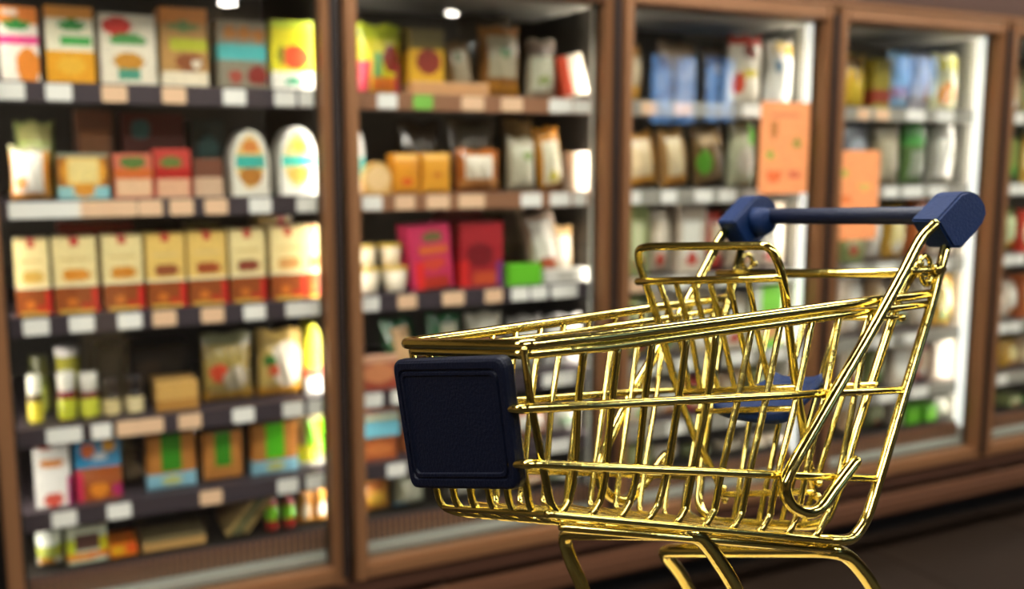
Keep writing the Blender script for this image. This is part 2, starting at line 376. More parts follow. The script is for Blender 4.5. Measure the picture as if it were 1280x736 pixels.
ORD = ['first', 'second', 'third', 'fourth', 'fifth', 'sixth', 'seventh', 'eighth', 'ninth', 'tenth', 'eleventh', 'twelfth', 'thirteenth']
SHN = ['top shelf', 'second shelf', 'third shelf', 'fourth shelf', 'fifth shelf', 'bottom deck']
BN = {0: 'behind the leftmost door', 1: 'behind the second door', 2: 'behind the third door', 3: 'behind the fourth door', 4: 'behind the rightmost door'}
counts = {}
placed = []
seedc = [0]
LV = SHELF_Z+[DECK_Z]
def place(name, cat, desc, bay, sh, px0, px1, top, kind, base, shapes=(), d=.09, Y=2.31, lean=0., turn=0., lift=0., hh=None, extra=None):
    """px0..px1: where the photo shows its sides; top: pixel height of its top edge"""
    ymid = top+25
    A, B = on_y(px0, ymid, Y), on_y(px1, ymid, Y)
    w = B.x-A.x; z0 = LV[sh]+lift+.0015+(w/2*abs(math.sin(extra)) if extra else 0); xc = (A.x+B.x)/2
    h = hh or max(.03, on_y((px0+px1)/2, top, Y).z-z0)
    w *= .94
    h = min(h, ((LV[sh-1]-.014 if Y > 2.295 else LV[sh-1]-.045) if sh else 1.634)-z0-.004-(w/2*abs(math.sin(extra)) if extra else 0))
    lim_l, lim_r = LEFT0+bay*PITCH_X-.011+.012, LEFT0+bay*PITCH_X+DW+.011-.012
    if xc-w/2 < lim_l+.004: xc = lim_l+.004+w/2
    if xc+w/2 > lim_r-.004: xc = lim_r-.004-w/2
    seedc[0] += 1; sd = seedc[0]
    n = counts.get((bay, sh), 0); counts[(bay, sh)] = n+1
    label = desc
    placed.append([None, desc, bay, sh, xc, z0, Y, w, d if kind in ('carton', 'bag', 'egg', 'tray') else w, bool(extra)])
    g = '%s %s' % (SHN[sh], BN[bay]); g = 'packs on the '+g
    if kind in ('carton', 'bag', 'egg', 'tray'):
        me = lattice(name, w, h, d, base, shapes, kind, seed=sd)
        o = link(name, me, None, None, (xc, Y, z0))
        if kind == 'bag': o.data.materials[0] = M['film']
    elif kind == 'tub':
        prof = [(w*.36, 0), (w*.38, .002), (w*.47, h*.86)]
        t = empty(name, (xc, Y+w/2, z0), label, cat, g); placed[-1][0] = t
        link('cup', lathe(prof, lambda j: base), None, t)
        link('lid', lathe([(w*.47, h*.86), (w*.5, h*.87), (w*.5, h*.97), (w*.46, h)], lambda j: shapes[0]), None, t)
        if lean: t.rotation_euler.x = -lean
        return t
    elif kind == 'jar':
        t = empty(name, (xc, Y+w/2, z0), label, cat, g); placed[-1][0] = t
        link('jar_body', lathe([(w*.44, 0), (w*.5, h*.05), (w*.5, h*.12), (w*.5, h*.46), (w*.49, h*.56), (w*.42, h*.62)], lambda j: shapes[0] if j in (1, 2) else base), None, t)
        link('lid', lathe([(w*.44, h*.62), (w*.46, h*.64), (w*.46, h*.97), (w*.43, h)], lambda j: shapes[1]), None, t)
        return t
    elif kind == 'bottle':
        t = empty(name, (xc, Y+w/2, z0), label, cat, g); placed[-1][0] = t
        link('bottle_body', lathe([(w*.44, 0), (w*.48, h*.03), (w*.48, h*.25), (w*.48, h*.58), (w*.3, h*.72), (w*.17, h*.8), (w*.17, h*.88)], lambda j: shapes[0] if j in (2,) else base), None, t)
        link('cap', lathe([(w*.2, h*.88), (w*.2, h)], lambda j: shapes[1]), None, t)
        return t
    tag(o, label, cat, g); placed[-1][0] = o
    if turn: o.rotation_euler.z = turn
    if lean: o.rotation_euler.x = -lean
    if extra: o.rotation_euler.y = extra
    return o
W_, CR, YE, OR_, RD, GN, TL, BR, DK, LG, PK, BL = '#f2ead8', '#f3dc9a', '#f0c81e', '#e8861c', '#c8281e', '#2f8a3c', '#2fb8a4', '#8a5a30', '#2a2018', '#6cc81e', '#e83c88', '#2a8ac8'
def P(*a, **k): return place(*a, **k)
C_ = 'carton'; B_ = 'pack'
# ---- leftmost door, top shelf
P('meal_carton', C_, 'white carton with orange top and pink band', 0, 0, -4, 48, 8, 'carton', '#f0e6d6', [('r',.5,.88,.5,.12,'#ef8a35'),('r',.3,.93,.2,.05,'#f0e6d6'),('e',.45,.76,.36,.07,GN),('r',.5,.56,.5,.06,PK),('e',.7,.22,.32,.24,'#e08428')])
P('meal_carton', C_, 'white carton with large yellow noodle picture', 0, 0, 54, 118, 8, 'carton', '#efe6c8', [('r',.5,.92,.5,.08,'#e89a3c'),('e',.55,.76,.28,.07,GN),('r',.62,.56,.34,.06,'#3aa84a'),('r',.5,.22,.5,.22,'#eda51e'),('e',.5,.24,.3,.12,'#f3b93a')])
P('meal_carton', C_, 'white carton with red fruit and brown bowl', 0, 0, 122, 196, 18, 'carton', '#ece0c8', [('e',.32,.83,.26,.13,'#d8342a'),('e',.5,.64,.34,.09,'#4f9a50'),('e',.5,.5,.3,.08,'#ece0c8'),('e',.5,.34,.28,.12,'#c88a28'),('r',.5,.14,.22,.08,'#4a9a80')])
P('meal_carton', C_, 'tan carton with orange top and lime band', 0, 0, 198, 260, 10, 'carton', '#b98a4c', [('r',.5,.9,.5,.09,'#d8842c'),('e',.5,.77,.34,.06,'#6a8a4a'),('r',.62,.53,.42,.07,'#b8bc2a'),('e',.6,.32,.3,.12,'#8a4a20'),('e',.75,.3,.1,.06,'#e8d8c0'),('r',.5,.1,.5,.1,'#efe0c2')])
P('meal_carton', C_, 'grey carton with turquoise band and brown rolls', 0, 0, 270, 334, 26, 'carton', '#8c8470', [('e',.25,.82,.14,.1,'#b8742c'),('e',.55,.82,.14,.1,'#b8742c'),('e',.85,.8,.13,.1,'#b8742c'),('r',.5,.54,.5,.11,'#48b8b8'),('e',.35,.18,.14,.1,'#a84a3a'),('e',.8,.2,.2,.14,'#8a241c')])
P('meal_carton', C_, 'yellow carton with red berries and white foot', 0, 0, 337, 394, 26, 'carton', '#e8dc28', [('r',.5,.94,.5,.06,'#b8c83a'),('e',.55,.48,.34,.17,'#d8502c'),('e',.22,.5,.1,.14,'#8a8a20'),('r',.5,.13,.5,.13,'#f4f0e4'),('e',.5,.12,.2,.06,'#58b088')])
P('snack_box', 'box', 'dull orange box edge beside the yellow carton', 0, 0, 395, 408, 50, 'carton', '#c8862c', [('r',.5,.2,.5,.2,'#e8d8b8')], Y=2.36)
# ---- leftmost door, second shelf
P('bread_bag', B_, 'clear bag of orange bread with white label', 0, 1, 10, 66, 182, 'bag', '#e59a3a', [('r',.42,.5,.38,.38,'#f6efe0'),('e',.25,.3,.16,.14,'#e8a868'),('r',.5,.94,.5,.06,'#b8b48a')], d=.07)
P('salad_bag', B_, 'pale green folded bag behind the orange bread', 0, 1, 16, 72, 150, 'bag', '#8a9458', [('r',.5,.85,.4,.1,'#a8a468'),('r',.5,.6,.4,.14,'#b8c878')], Y=2.42)
P('toast_tray', B_, 'orange toast pack with cream label, blue strip', 0, 1, 70, 138, 192, 'carton', '#a8672a', [('e',.5,.6,.44,.42,'#e8a030'),('r',.5,.62,.3,.26,'#f5dc90'),('r',.5,.14,.5,.14,'#8ecad0'),('e',.5,.18,.22,.14,'#dd9430'),('r',.5,.97,.5,.03,'#9aa088')])
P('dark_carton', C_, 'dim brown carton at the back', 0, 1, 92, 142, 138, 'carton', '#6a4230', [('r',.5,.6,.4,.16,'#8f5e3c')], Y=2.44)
P('red_carton', C_, 'pink and red carton with peach panel', 0, 1, 141, 192, 192, 'carton', '#d8745a', [('e',.5,.8,.34,.14,'#5a7a38'),('r',.5,.56,.5,.1,'#d86c28'),('r',.5,.22,.46,.2,'#ecc098')])
P('red_carton', C_, 'red carton with torn slanted top edge', 0, 1, 192, 240, 186, 'carton', '#c8443a', [('e',.45,.72,.3,.12,'#6a7a38'),('r',.5,.5,.5,.12,'#b8241c'),('r',.5,.2,.44,.2,'#e6b08c')])
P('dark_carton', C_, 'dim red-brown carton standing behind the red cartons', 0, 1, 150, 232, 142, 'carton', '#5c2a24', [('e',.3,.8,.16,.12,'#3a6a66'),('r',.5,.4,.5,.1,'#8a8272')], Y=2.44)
P('brown_box', 'box', 'small brown box with peach foot', 0, 1, 242, 280, 198, 'carton', '#7c4c38', [('r',.5,.25,.5,.25,'#dcb898')], Y=2.33)
P('oval_card_pack', B_, 'white arched pack, turquoise band over orange oval', 0, 1, 287, 338, 162, 'egg', '#efe9d8', [('e',.48,.52,.4,.4,'#f0c878'),('e',.5,.74,.26,.1,'#d8843c'),('r',.5,.52,.42,.1,'#3cb8a8'),('e',.5,.3,.32,.14,'#b8782c')])
P('oval_card_pack', B_, 'whiter arched pack, turquoise band, green-yellow oval', 0, 1, 347, 398, 158, 'egg', '#f5f2e8', [('e',.48,.52,.4,.4,'#f3d890'),('e',.55,.72,.24,.1,'#b8c050'),('r',.5,.5,.44,.09,'#4cc8b4'),('e',.5,.3,.3,.12,'#e0b050')])
# ---- leftmost door, third shelf: eight cream cartons with red tabs
xs = [(16,62),(64,122),(126,179),(181,232),(233,284),(286,332),(337,384),(385,408)]
food = ['#d8aa50','#e0902c','#d88a28','#9a5430','#a85028','#8a3c28','#d89c5a','#c8843c']
for k, (p, q) in enumerate(xs):
    P('cream_carton', C_, 'cream carton, red tab, %s bowl' % ('pale', 'large orange', 'orange', 'brown', 'red-brown', 'maroon', 'tan', 'ochre')[k], 0, 2, p, q, 299-k*2.5, 'carton', '#f5dfa0' if k not in (3, 4) else '#efc76e',
      [('r',.5,.95,.1,.055,'#c8342c'),('r',.5,.72,.36,.02,'#e0c080'),('e',.52,.5,.32,.09,food[k]),('r',.5,.36,.5,.03,'#f8ecc0'),('r',.5,.16,.5,.17,'#9a4e22'),('e',.4,.14,.14,.07,'#d8782c'),('r',.92,.14,.08,.16,'#d83028'),('r',.5,.02,.4,.03,'#eab84a'),('e',.7,.08,.1,.05,RD)])
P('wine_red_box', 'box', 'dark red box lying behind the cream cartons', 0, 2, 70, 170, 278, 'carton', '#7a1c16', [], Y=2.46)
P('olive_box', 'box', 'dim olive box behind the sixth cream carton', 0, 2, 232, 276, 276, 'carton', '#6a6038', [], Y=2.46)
P('tan_box', 'box', 'tan box with red tab peeping over', 0, 2, 320, 366, 270, 'carton', '#b8944c', [('r',.7,.8,.1,.2,RD)], Y=2.46)
# ---- leftmost door, fourth shelf
for k, (p, q, t, ba, la, li) in enumerate(((33,54,470,'#5c4a24','#d8c83a','#e8e4d0'),(70,96,466,'#7a1c18','#c8cc3a','#e6e2d4'),(98,125,468,'#6a2018','#ccd040','#e2ddd0'),(127,152,474,'#2c1c14','#dcc890','#2c2420'),(156,182,470,'#241a14','#e2d0a0','#241c1a'))):
    P('sauce_jar', 'jar', 'small %s jar with %s label' % (('olive', 'red', 'dark red', 'dark brown', 'black')[k], ('yellow', 'lime yellow', 'pale lime', 'beige', 'cream')[k]), 0, 3, p, q, t, 'jar', ba, [la, li])
P('cup_stack', 'cup', 'lime and white cup standing behind the jars', 0, 3, 68, 102, 435, 'tub', '#b0a840', ['#e8e4e0'], Y=2.40)
P('olive_jar', 'jar', 'olive green jar behind the first small jar', 0, 3, 36, 62, 445, 'jar', '#6a7430', ['#a8b050', '#4a4a28'], Y=2.40)
P('tan_tray', B_, 'low tan food tray in a dark gap', 0, 3, 194, 250, 478, 'carton', '#b8823c', [('r',.5,.7,.5,.3,'#d8a85c')], d=.1)
P('salad_bag', B_, 'clear olive bag of vegetables with red spot', 0, 3, 252, 322, 418, 'bag', '#a08a48', [('e',.3,.45,.18,.14,'#d0482c'),('e',.62,.36,.26,.18,'#a89a80'),('r',.5,.92,.5,.08,'#7a7858'),('r',.5,.08,.5,.08,'#c0902c')], d=.09)
P('rice_bag', B_, 'bag with white round picture and green leaf', 0, 3, 322, 386, 414, 'bag', '#cfae62', [('e',.6,.5,.36,.34,'#f0e2cc'),('e',.22,.56,.14,.1,'#3f7a30'),('e',.3,.42,.12,.08,'#e0603c'),('r',.5,.08,.5,.07,'#e0a030')], d=.09)
P('yellow_pack', B_, 'yellow arched pack with red and white foot', 0, 3, 386, 409, 404, 'egg', '#e8e028', [('r',.5,.3,.5,.08,'#e0603c'),('r',.5,.1,.5,.12,'#f2f0ea')], Y=2.33)
# ---- leftmost door, fifth shelf
P('white_carton', C_, 'white carton with small red marks and fruit', 0, 4, 40, 88, 548, 'carton', '#f3efe8', [('e',.35,.88,.16,.05,'#d86048'),('e',.5,.64,.34,.07,'#e09048'),('e',.5,.1,.28,.1,'#dd5a48'),('r',.96,.2,.06,.22,'#c83a78')])
P('blue_carton', C_, 'blue carton with orange fruit, brown picture below', 0, 4, 92, 152, 548, 'carton', '#2f94c8', [('e',.28,.82,.16,.12,'#e0703c'),('e',.75,.86,.16,.1,'#e0a038'),('e',.55,.7,.14,.06,'#e8e8e8'),('r',.5,.25,.5,.27,'#a8501e'),('r',.08,.25,.08,.25,'#d83058'),('e',.5,.16,.2,.12,'#f0902c'),('r',.9,.12,.08,.1,'#b82a6a')])
def sausage(p, q, t, tray, k, gcol='#3c8a20'):
    d_ = [('r',.25,.5,.24,.42,'#bb7a38'),('r',.75,.5,.24,.42,'#bb7a38'),('r',.5,.62,.19,.3,gcol),('r',.5,.97,.5,.04,'#5c4a2c')]
    if tray: d_.append(('r',.5,.14,.5,.14,'#8ec4d8')); d_.append(('e',.5,.14,.2,.08,'#c8cc80'))
    P('sausage_pack', B_, k, 0, 4, p, q, t, 'tray', '#4a3420', d_, d=.05)
sausage(180, 247, 536, True, 'brown tray, green label, pale blue foot')
sausage(252, 305, 536, False, 'brown tray with green label, no foot')
sausage(313, 374, 524, True, 'brown tray, brighter green label, blue foot', '#56c020')
P('leaf_pack', B_, 'green and yellow pack at the door edge', 0, 4, 374, 410, 516, 'bag', '#a89a6c', [('r',.65,.55,.4,.28,'#84dc1e'),('r',.3,.25,.3,.16,'#e8e020'),('r',.5,.06,.5,.07,'#e8e4d8')], d=.06)
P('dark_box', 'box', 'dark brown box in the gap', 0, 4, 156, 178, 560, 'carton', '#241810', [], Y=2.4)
# ---- leftmost door, deck
P('white_pack', B_, 'white pack with green vegetables and yellow foot', 0, 5, 44, 80, 666, 'bag', '#dfe4d8', [('r',.5,.42,.5,.2,'#a8b04c'),('e',.4,.14,.34,.12,'#e89a24')], d=.06)
P('window_carton', C_, 'white carton with dark window and yellow sides', 0, 5, 82, 136, 656, 'carton', '#ccd2b8', [('r',.1,.4,.12,.24,'#c8d430'),('r',.92,.42,.1,.24,'#d8cc20'),('r',.5,.56,.3,.22,'#5c3c34'),('r',.3,.16,.34,.1,'#e8902c'),('r',.75,.2,.26,.08,'#e87820')])
P('orange_box', 'box', 'low orange box with yellow streaks', 0, 5, 138, 174, 690, 'carton', '#e87c1c', [('e',.3,.5,.24,.3,'#e8b41c'),('e',.8,.6,.2,.4,'#e8581c')])
P('flat_pizza', B_, 'flat tan pack lying before dim boxes', 0, 5, 178, 262, 700, 'carton', '#c89a5c', [('r',.5,.8,.5,.2,'#7a6a48')], d=.16)
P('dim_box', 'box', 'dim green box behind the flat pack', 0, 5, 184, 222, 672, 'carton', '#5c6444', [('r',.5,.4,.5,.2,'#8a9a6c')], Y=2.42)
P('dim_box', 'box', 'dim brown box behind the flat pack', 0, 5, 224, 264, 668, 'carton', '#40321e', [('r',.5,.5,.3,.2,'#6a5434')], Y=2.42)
for k in range(3):
    P('pizza_sleeve', 'sleeve', 'tan flat sleeve leaning sideways, %s of three' % ('leftmost', 'middle', 'rightmost')[k], 0, 5, 255+k*12, 261+k*12, 0, 'carton', ('#c4a468', '#8f8a60', '#b89a60')[k], [('r',.5,.5,.3,.5,('#8f7a44','#4c5a3a','#7c6434')[k])], d=.16, hh=.135, extra=math.radians(40), lift=.004)
for k, (p, q) in enumerate(((332,350),(354,372))):
    P('sauce_bottle', 'bottle', 'small red bottle, lime label and green cap', 0, 5, p, q, 612, 'bottle', '#9a2c20', ['#80c82c', '#4a9a30'])
P('snack_bag', B_, 'smaller gold and white snack bag', 0, 5, 374, 394, 612, 'bag', '#c0842c', [('e',.5,.4,.3,.24,'#e8d8b8')], d=.04)
P('snack_bag', B_, 'gold and white snack bag at door edge', 0, 5, 395, 412, 610, 'bag', '#c88c34', [('e',.5,.4,.36,.2,'#f0e8d8')], d=.04)

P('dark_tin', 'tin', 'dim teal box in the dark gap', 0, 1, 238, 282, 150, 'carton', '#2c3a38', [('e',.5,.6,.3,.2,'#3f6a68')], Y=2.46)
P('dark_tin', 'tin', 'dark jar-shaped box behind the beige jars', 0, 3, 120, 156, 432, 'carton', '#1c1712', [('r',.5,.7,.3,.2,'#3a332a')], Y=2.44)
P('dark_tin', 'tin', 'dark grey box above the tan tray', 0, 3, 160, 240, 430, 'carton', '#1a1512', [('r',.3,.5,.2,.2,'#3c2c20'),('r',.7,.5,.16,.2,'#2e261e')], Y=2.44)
# ---- second door, top shelf
P('yellow_bag', B_, 'yellow and lime bag with red berries', 1, 0, 448, 507, 28, 'bag', '#d8cc28', [('r',.5,.88,.5,.12,'#a8b42c'),('e',.72,.5,.22,.2,'#8a3020'),('r',.14,.24,.12,.24,'#d84058'),('r',.4,.4,.1,.16,'#7ab070'),('r',.6,.12,.3,.1,'#e87c28'),('r',.92,.2,.08,.22,'#b82a50')], d=.06)
P('yellow_carton', C_, 'yellow carton with dark red berries', 1, 0, 510, 556, 36, 'carton', '#d8a41c', [('r',.5,.84,.5,.16,'#6c5c24'),('e',.55,.5,.34,.2,'#8a2c1c'),('r',.5,.08,.5,.1,'#dca878')])
P('herb_bag', B_, 'dark slanted bag with grey label', 1, 0, 564, 600, 50, 'bag', '#6c5234', [('r',.5,.5,.3,.3,'#988a70'),('e',.4,.7,.12,.1,'#4a5a34')], d=.06, extra=math.radians(-8))
P('potato_bag', B_, 'large grey-labelled bag with orange foot', 1, 0, 604, 660, 30, 'bag', '#8c5c2c', [('r',.5,.56,.34,.3,'#a89c80'),('e',.5,.62,.14,.08,'#5c7848'),('r',.5,.1,.44,.1,'#c88624')], d=.09)
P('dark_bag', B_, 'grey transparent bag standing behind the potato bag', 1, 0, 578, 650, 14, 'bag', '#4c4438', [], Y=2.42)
P('mushroom_bag', B_, 'grey and white bag with small green spots', 1, 0, 662, 702, 48, 'bag', '#968a74', [('r',.5,.4,.38,.3,'#c2bea4'),('e',.5,.3,.2,.08,'#8a9a58'),('r',.5,.85,.5,.12,'#7c6858')], d=.06)
P('red_pack', B_, 'red and white slanted pack at door edge', 1, 0, 706, 738, 68, 'carton', '#dccfb8', [('r',.2,.55,.22,.5,'#b83c1c')], extra=math.radians(-14), d=.05)
P('tan_box', 'box', 'low tan display box lip', 1, 0, 512, 614, 103, 'carton', '#dca878', [('r',.5,.5,.5,.2,'#c8905c')], Y=2.295, d=.012)
# second shelf
P('camembert', 'cheese box', 'round pale cheese box standing upright', 1, 1, 454, 491, 202, 'egg', '#d8a85c', [('e',.5,.5,.44,.42,'#ecc890')], d=.03)
P('cheese_pack', B_, 'orange cheese pack with low red oval', 1, 1, 491, 527, 192, 'tray', '#e89a2c', [('e',.5,.3,.2,.1,'#e8602c'),('r',.5,.9,.42,.06,'#f4bc58')], d=.05)
P('cheese_pack', B_, 'orange cheese pack with small brown mark', 1, 1, 528, 566, 191, 'tray', '#e8a234', [('e',.5,.45,.16,.06,'#c8702c'),('r',.5,.9,.42,.06,'#f4bc58')], d=.05)
P('white_bag', B_, 'white and turquoise bag seen past the mullion', 1, 1, 444, 456, 164, 'egg', '#f0ece4', [('r',.5,.4,.5,.16,'#5cc0b4')], Y=2.34, d=.04)
P('cutlet_bag', B_, 'brown bag with white label', 1, 1, 574, 634, 186, 'bag', '#b4662c', [('r',.45,.56,.32,.28,'#dcd0b8'),('r',.5,.2,.44,.12,'#c88444')], d=.08)
P('pasta_bag', B_, 'grey-white bag with green dots', 1, 1, 638, 676, 172, 'bag', '#a49a80', [('r',.5,.5,.4,.34,'#c4bea4'),('e',.6,.66,.18,.08,'#7c9450')], d=.06)
P('fries_bag', B_, 'tall orange bag with yellow-white label', 1, 1, 680, 713, 158, 'bag', '#d08a28', [('r',.5,.42,.34,.34,'#f0e8c8'),('e',.5,.2,.2,.1,'#d8c83a')], d=.07, extra=math.radians(-7))
P('white_carton', C_, 'cream carton at the door edge', 1, 1, 718, 738, 190, 'carton', '#ecd0b4', [('r',.5,.5,.2,.5,'#f0e8e0')], d=.05)
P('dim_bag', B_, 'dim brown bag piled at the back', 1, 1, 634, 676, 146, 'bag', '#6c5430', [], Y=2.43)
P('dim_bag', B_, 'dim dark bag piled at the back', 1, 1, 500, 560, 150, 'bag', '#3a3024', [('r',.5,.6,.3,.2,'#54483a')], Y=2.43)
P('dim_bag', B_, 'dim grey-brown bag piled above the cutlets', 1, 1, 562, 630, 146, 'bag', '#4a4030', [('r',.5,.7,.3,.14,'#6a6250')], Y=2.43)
# third shelf
for k, (p, q) in enumerate(((449,480),)):
    P('yogurt_cup', 'cup', 'white cup with yellow lid, lower layer %s' % ('left', 'right')[k], 1, 2, p, q, 334, 'tub', '#efe0c4', ['#e8c45c'], hh=.062)
P('yogurt_cup', 'cup', 'white cup, yellow lid, rightmost of lower layer', 1, 2, 483, 519, 334, 'tub', '#f2e6cc', ['#e8c45c'], hh=.062, Y=2.312)
for k, (p, q) in enumerate(((449,476),(478,508))):
    P('yogurt_cup', 'cup', 'white cup with gold lid, upper layer %s' % ('left', 'right')[k], 1, 2, p, q, 300, 'tub', '#eedcb8', ['#e0bc50'], hh=.055, lift=.064, Y=2.325)
P('pink_carton', C_, 'bright pink carton with green oval', 1, 2, 513, 568, 280, 'carton', '#c8325c', [('e',.55,.8,.24,.08,'#6a6838'),('r',.55,.58,.34,.06,'#e0702c'),('e',.55,.38,.3,.1,'#d84a34'),('r',.2,.2,.1,.22,'#e83028'),('r',.6,.1,.3,.1,'#b83424')], extra=math.radians(-4))
P('red_carton', C_, 'deep red slanted carton with purple corner', 1, 2, 574, 630, 278, 'carton', '#a8242c', [('e',.45,.5,.32,.2,'#7c1a20'),('r',.12,.2,.1,.22,'#d82c28'),('r',.6,.12,.3,.1,'#c8502c'),('r',.93,.2,.07,.2,'#7a3478')])
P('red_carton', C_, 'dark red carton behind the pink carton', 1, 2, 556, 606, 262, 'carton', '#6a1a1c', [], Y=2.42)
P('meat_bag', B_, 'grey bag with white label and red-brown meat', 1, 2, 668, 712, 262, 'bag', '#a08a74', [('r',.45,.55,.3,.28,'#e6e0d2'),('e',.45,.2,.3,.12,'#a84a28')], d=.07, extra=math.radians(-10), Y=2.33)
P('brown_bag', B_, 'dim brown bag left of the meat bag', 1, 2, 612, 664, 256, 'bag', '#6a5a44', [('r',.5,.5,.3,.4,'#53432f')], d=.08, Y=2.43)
P('green_label_box', 'box', 'low box with lime green front', 1, 2, 635, 678, 330, 'carton', '#6cc82c', [], d=.03, Y=2.296)
P('white_tray', 'tray', 'low white tray beside the lime box', 1, 2, 680, 736, 336, 'carton', '#e8e4da', [('r',.5,.5,.2,.3,'#c8c4b8')], d=.03, Y=2.296)
P('edge_bag', B_, 'tan and white bag at the door edge', 1, 2, 712, 740, 282, 'bag', '#c8a068', [('r',.5,.5,.3,.3,'#eee6d4')], d=.05, Y=2.37)
# fourth shelf
P('green_bag', B_, 'dark green bag with tan label', 1, 3, 488, 532, 396, 'bag', '#1c4a28', [('r',.5,.5,.26,.34,'#d8b080')], d=.06, Y=2.33, extra=math.radians(-8))
P('green_bag', B_, 'green bag with grey label', 1, 3, 536, 582, 392, 'bag', '#1f5a30', [('r',.6,.5,.26,.36,'#a8a488')], d=.06)
P('round_label_bag', B_, 'pale bag with round brown picture', 1, 3, 584, 634, 392, 'bag', '#b8b09c', [('e',.5,.5,.34,.24,'#94543c'),('e',.5,.42,.2,.1,'#d0a050')], d=.06)
P('white_bag', B_, 'grey and white bag', 1, 3, 636, 684, 396, 'bag', '#94908a', [('r',.5,.5,.3,.3,'#d8d4c8')], d=.06)
P('white_bag', B_, 'white bag at the door edge', 1, 3, 688, 738, 394, 'bag', '#d0ccc8', [('r',.5,.6,.4,.2,'#f0ece8')], d=.06)
P('pizza_pack', B_, 'low red and tan pizza pack', 1, 3, 448, 500, 446, 'carton', '#a84a34', [('e',.5,.5,.4,.3,'#d88a5c'),('r',.5,.9,.5,.1,'#d8a484')], d=.03, Y=2.293)
P('carrot_pack', B_, 'orange-brown pack hidden behind the cart panel', 1, 3, 502, 640, 440, 'carton', '#a8582c', [('e',.3,.5,.2,.3,'#e0a068'),('e',.7,.5,.2,.3,'#c87a50')], Y=2.4)
# fifth shelf
P('blue_pack', B_, 'pale blue pack with yellow stripe', 1, 4, 450, 500, 512, 'carton', '#7cc8dc', [('r',.5,.72,.5,.1,'#e8e0b0'),('r',.5,.94,.5,.06,'#d87c4a')], lift=.06, hh=.07)
P('orange_pack', B_, 'flat orange pack under the pale blue one', 1, 4, 450, 498, 550, 'carton', '#a8562c', [('e',.5,.5,.4,.3,'#c8743c')], hh=.056)
P('tomato_bag', B_, 'bag of orange and white food', 1, 4, 504, 560, 520, 'bag', '#c87a48', [('r',.5,.5,.3,.3,'#e8e0d0')], d=.07)
P('pepper_bag', B_, 'orange bag with white label', 1, 4, 640, 690, 512, 'bag', '#d8743c', [('r',.5,.5,.34,.26,'#e8e4d8')], d=.07)
P('pale_bag', B_, 'pale grey bag', 1, 4, 692, 738, 510, 'bag', '#c0bcb0', [('e',.5,.5,.3,.2,'#88a080')], d=.07)
P('fish_box', 'box', 'peach box in the middle', 1, 4, 566, 632, 524, 'carton', '#d89a70', [('r',.5,.4,.4,.2,'#b06a3c')], d=.09)
# deck
P('yellow_orange_bag', B_, 'orange and yellow bag standing at the left', 1, 5, 452, 493, 596, 'bag', '#d8902c', [('e',.5,.4,.3,.2,'#e8b43c'),('e',.5,.75,.3,.12,'#b86a24')], d=.07)
P('pale_green_bag', B_, 'pale grey-green bag with white print', 1, 5, 496, 538, 594, 'bag', '#a8ac90', [('r',.5,.5,.3,.3,'#ccccb4'),('r',.1,.06,.3,.06,'#5ca8d0')], d=.07)
P('white_bag', B_, 'grey bag on the freezer deck', 1, 5, 560, 610, 596, 'bag', '#8a8478', [('r',.5,.5,.3,.3,'#b8b4a8')], d=.07)
P('orange_bag', B_, 'orange-brown bag seen through the cart wires', 1, 5, 640, 690, 590, 'bag', '#c0784a', [('e',.5,.5,.3,.2,'#e0c0a0')], d=.07)
P('green_pack', B_, 'pale green pack seen through the cart wires', 1, 5, 694, 736, 592, 'bag', '#94a48c', [('r',.5,.5,.3,.3,'#c8d0c0')], d=.07)

# ---- third door
rb = random.Random(3)
P('bread_bag', B_, 'brown bread bag at the left edge', 2, 0, 786, 808, 56, 'bag', '#a87c44', [('r',.5,.5,.3,.3,'#b8a888'),('r',.5,.14,.4,.12,'#d09a3c')], d=.06)
P('snack_bag', B_, 'beige bag behind the blue reflection', 2, 0, 828, 880, 50, 'bag', '#8a745c', [('r',.5,.6,.34,.2,'#b0987c')], d=.07, Y=2.38)
P('dark_bag', B_, 'dark bag between the blue reflections', 2, 0, 882, 916, 56, 'bag', '#4a3c30', [('e',.5,.6,.2,.1,'#b89a70')], d=.06, Y=2.38)
P('red_top_bag', B_, 'cream bag with red top', 2, 0, 918, 962, 42, 'bag', '#e6dcc4', [('r',.5,.93,.5,.07,'#c84838'),('e',.5,.75,.2,.1,'#8a3a2c'),('e',.2,.3,.16,.16,'#c8462c'),('r',.5,.45,.2,.06,'#e0c850')], d=.07)
P('white_bag', B_, 'white bag with blue spot and yellow top', 2, 0, 964, 1000, 50, 'bag', '#ecebe2', [('r',.6,.88,.4,.1,'#b89a48'),('e',.3,.6,.12,.1,'#5c88a8')], d=.07)
P('roll_bag', B_, 'slanted tan bag of bread rolls', 2, 1, 788, 833, 164, 'bag', '#b88440', [('r',.45,.5,.3,.34,'#dcc49a'),('r',.5,.1,.42,.1,'#d89a3c')], d=.08, extra=math.radians(-8))
P('roll_bag', B_, 'tan bag of bread rolls with white label', 2, 1, 834, 872, 160, 'bag', '#ac8450', [('r',.45,.5,.26,.34,'#d8c49c'),('r',.5,.1,.42,.1,'#cc9040')], d=.08, extra=math.radians(-8))
P('green_leaf_bag', B_, 'brown and green bag with a slanted top', 2, 1, 876, 918, 156, 'bag', '#6e5634', [('e',.25,.4,.2,.2,'#5c9a30'),('r',.5,.8,.4,.1,'#a88a60')], d=.07, extra=math.radians(-8))
P('pale_bag', B_, 'pale green-white bag beside the orange notice', 2, 1, 918, 952, 150, 'bag', '#c4c6a4', [('r',.8,.8,.2,.14,'#6cd02c'),('e',.5,.4,.3,.2,'#e0dccc')], d=.07)
P('hidden_bag', B_, 'tan bag behind the orange notice', 2, 1, 955, 1000, 160, 'bag', '#b09468', [], d=.07)
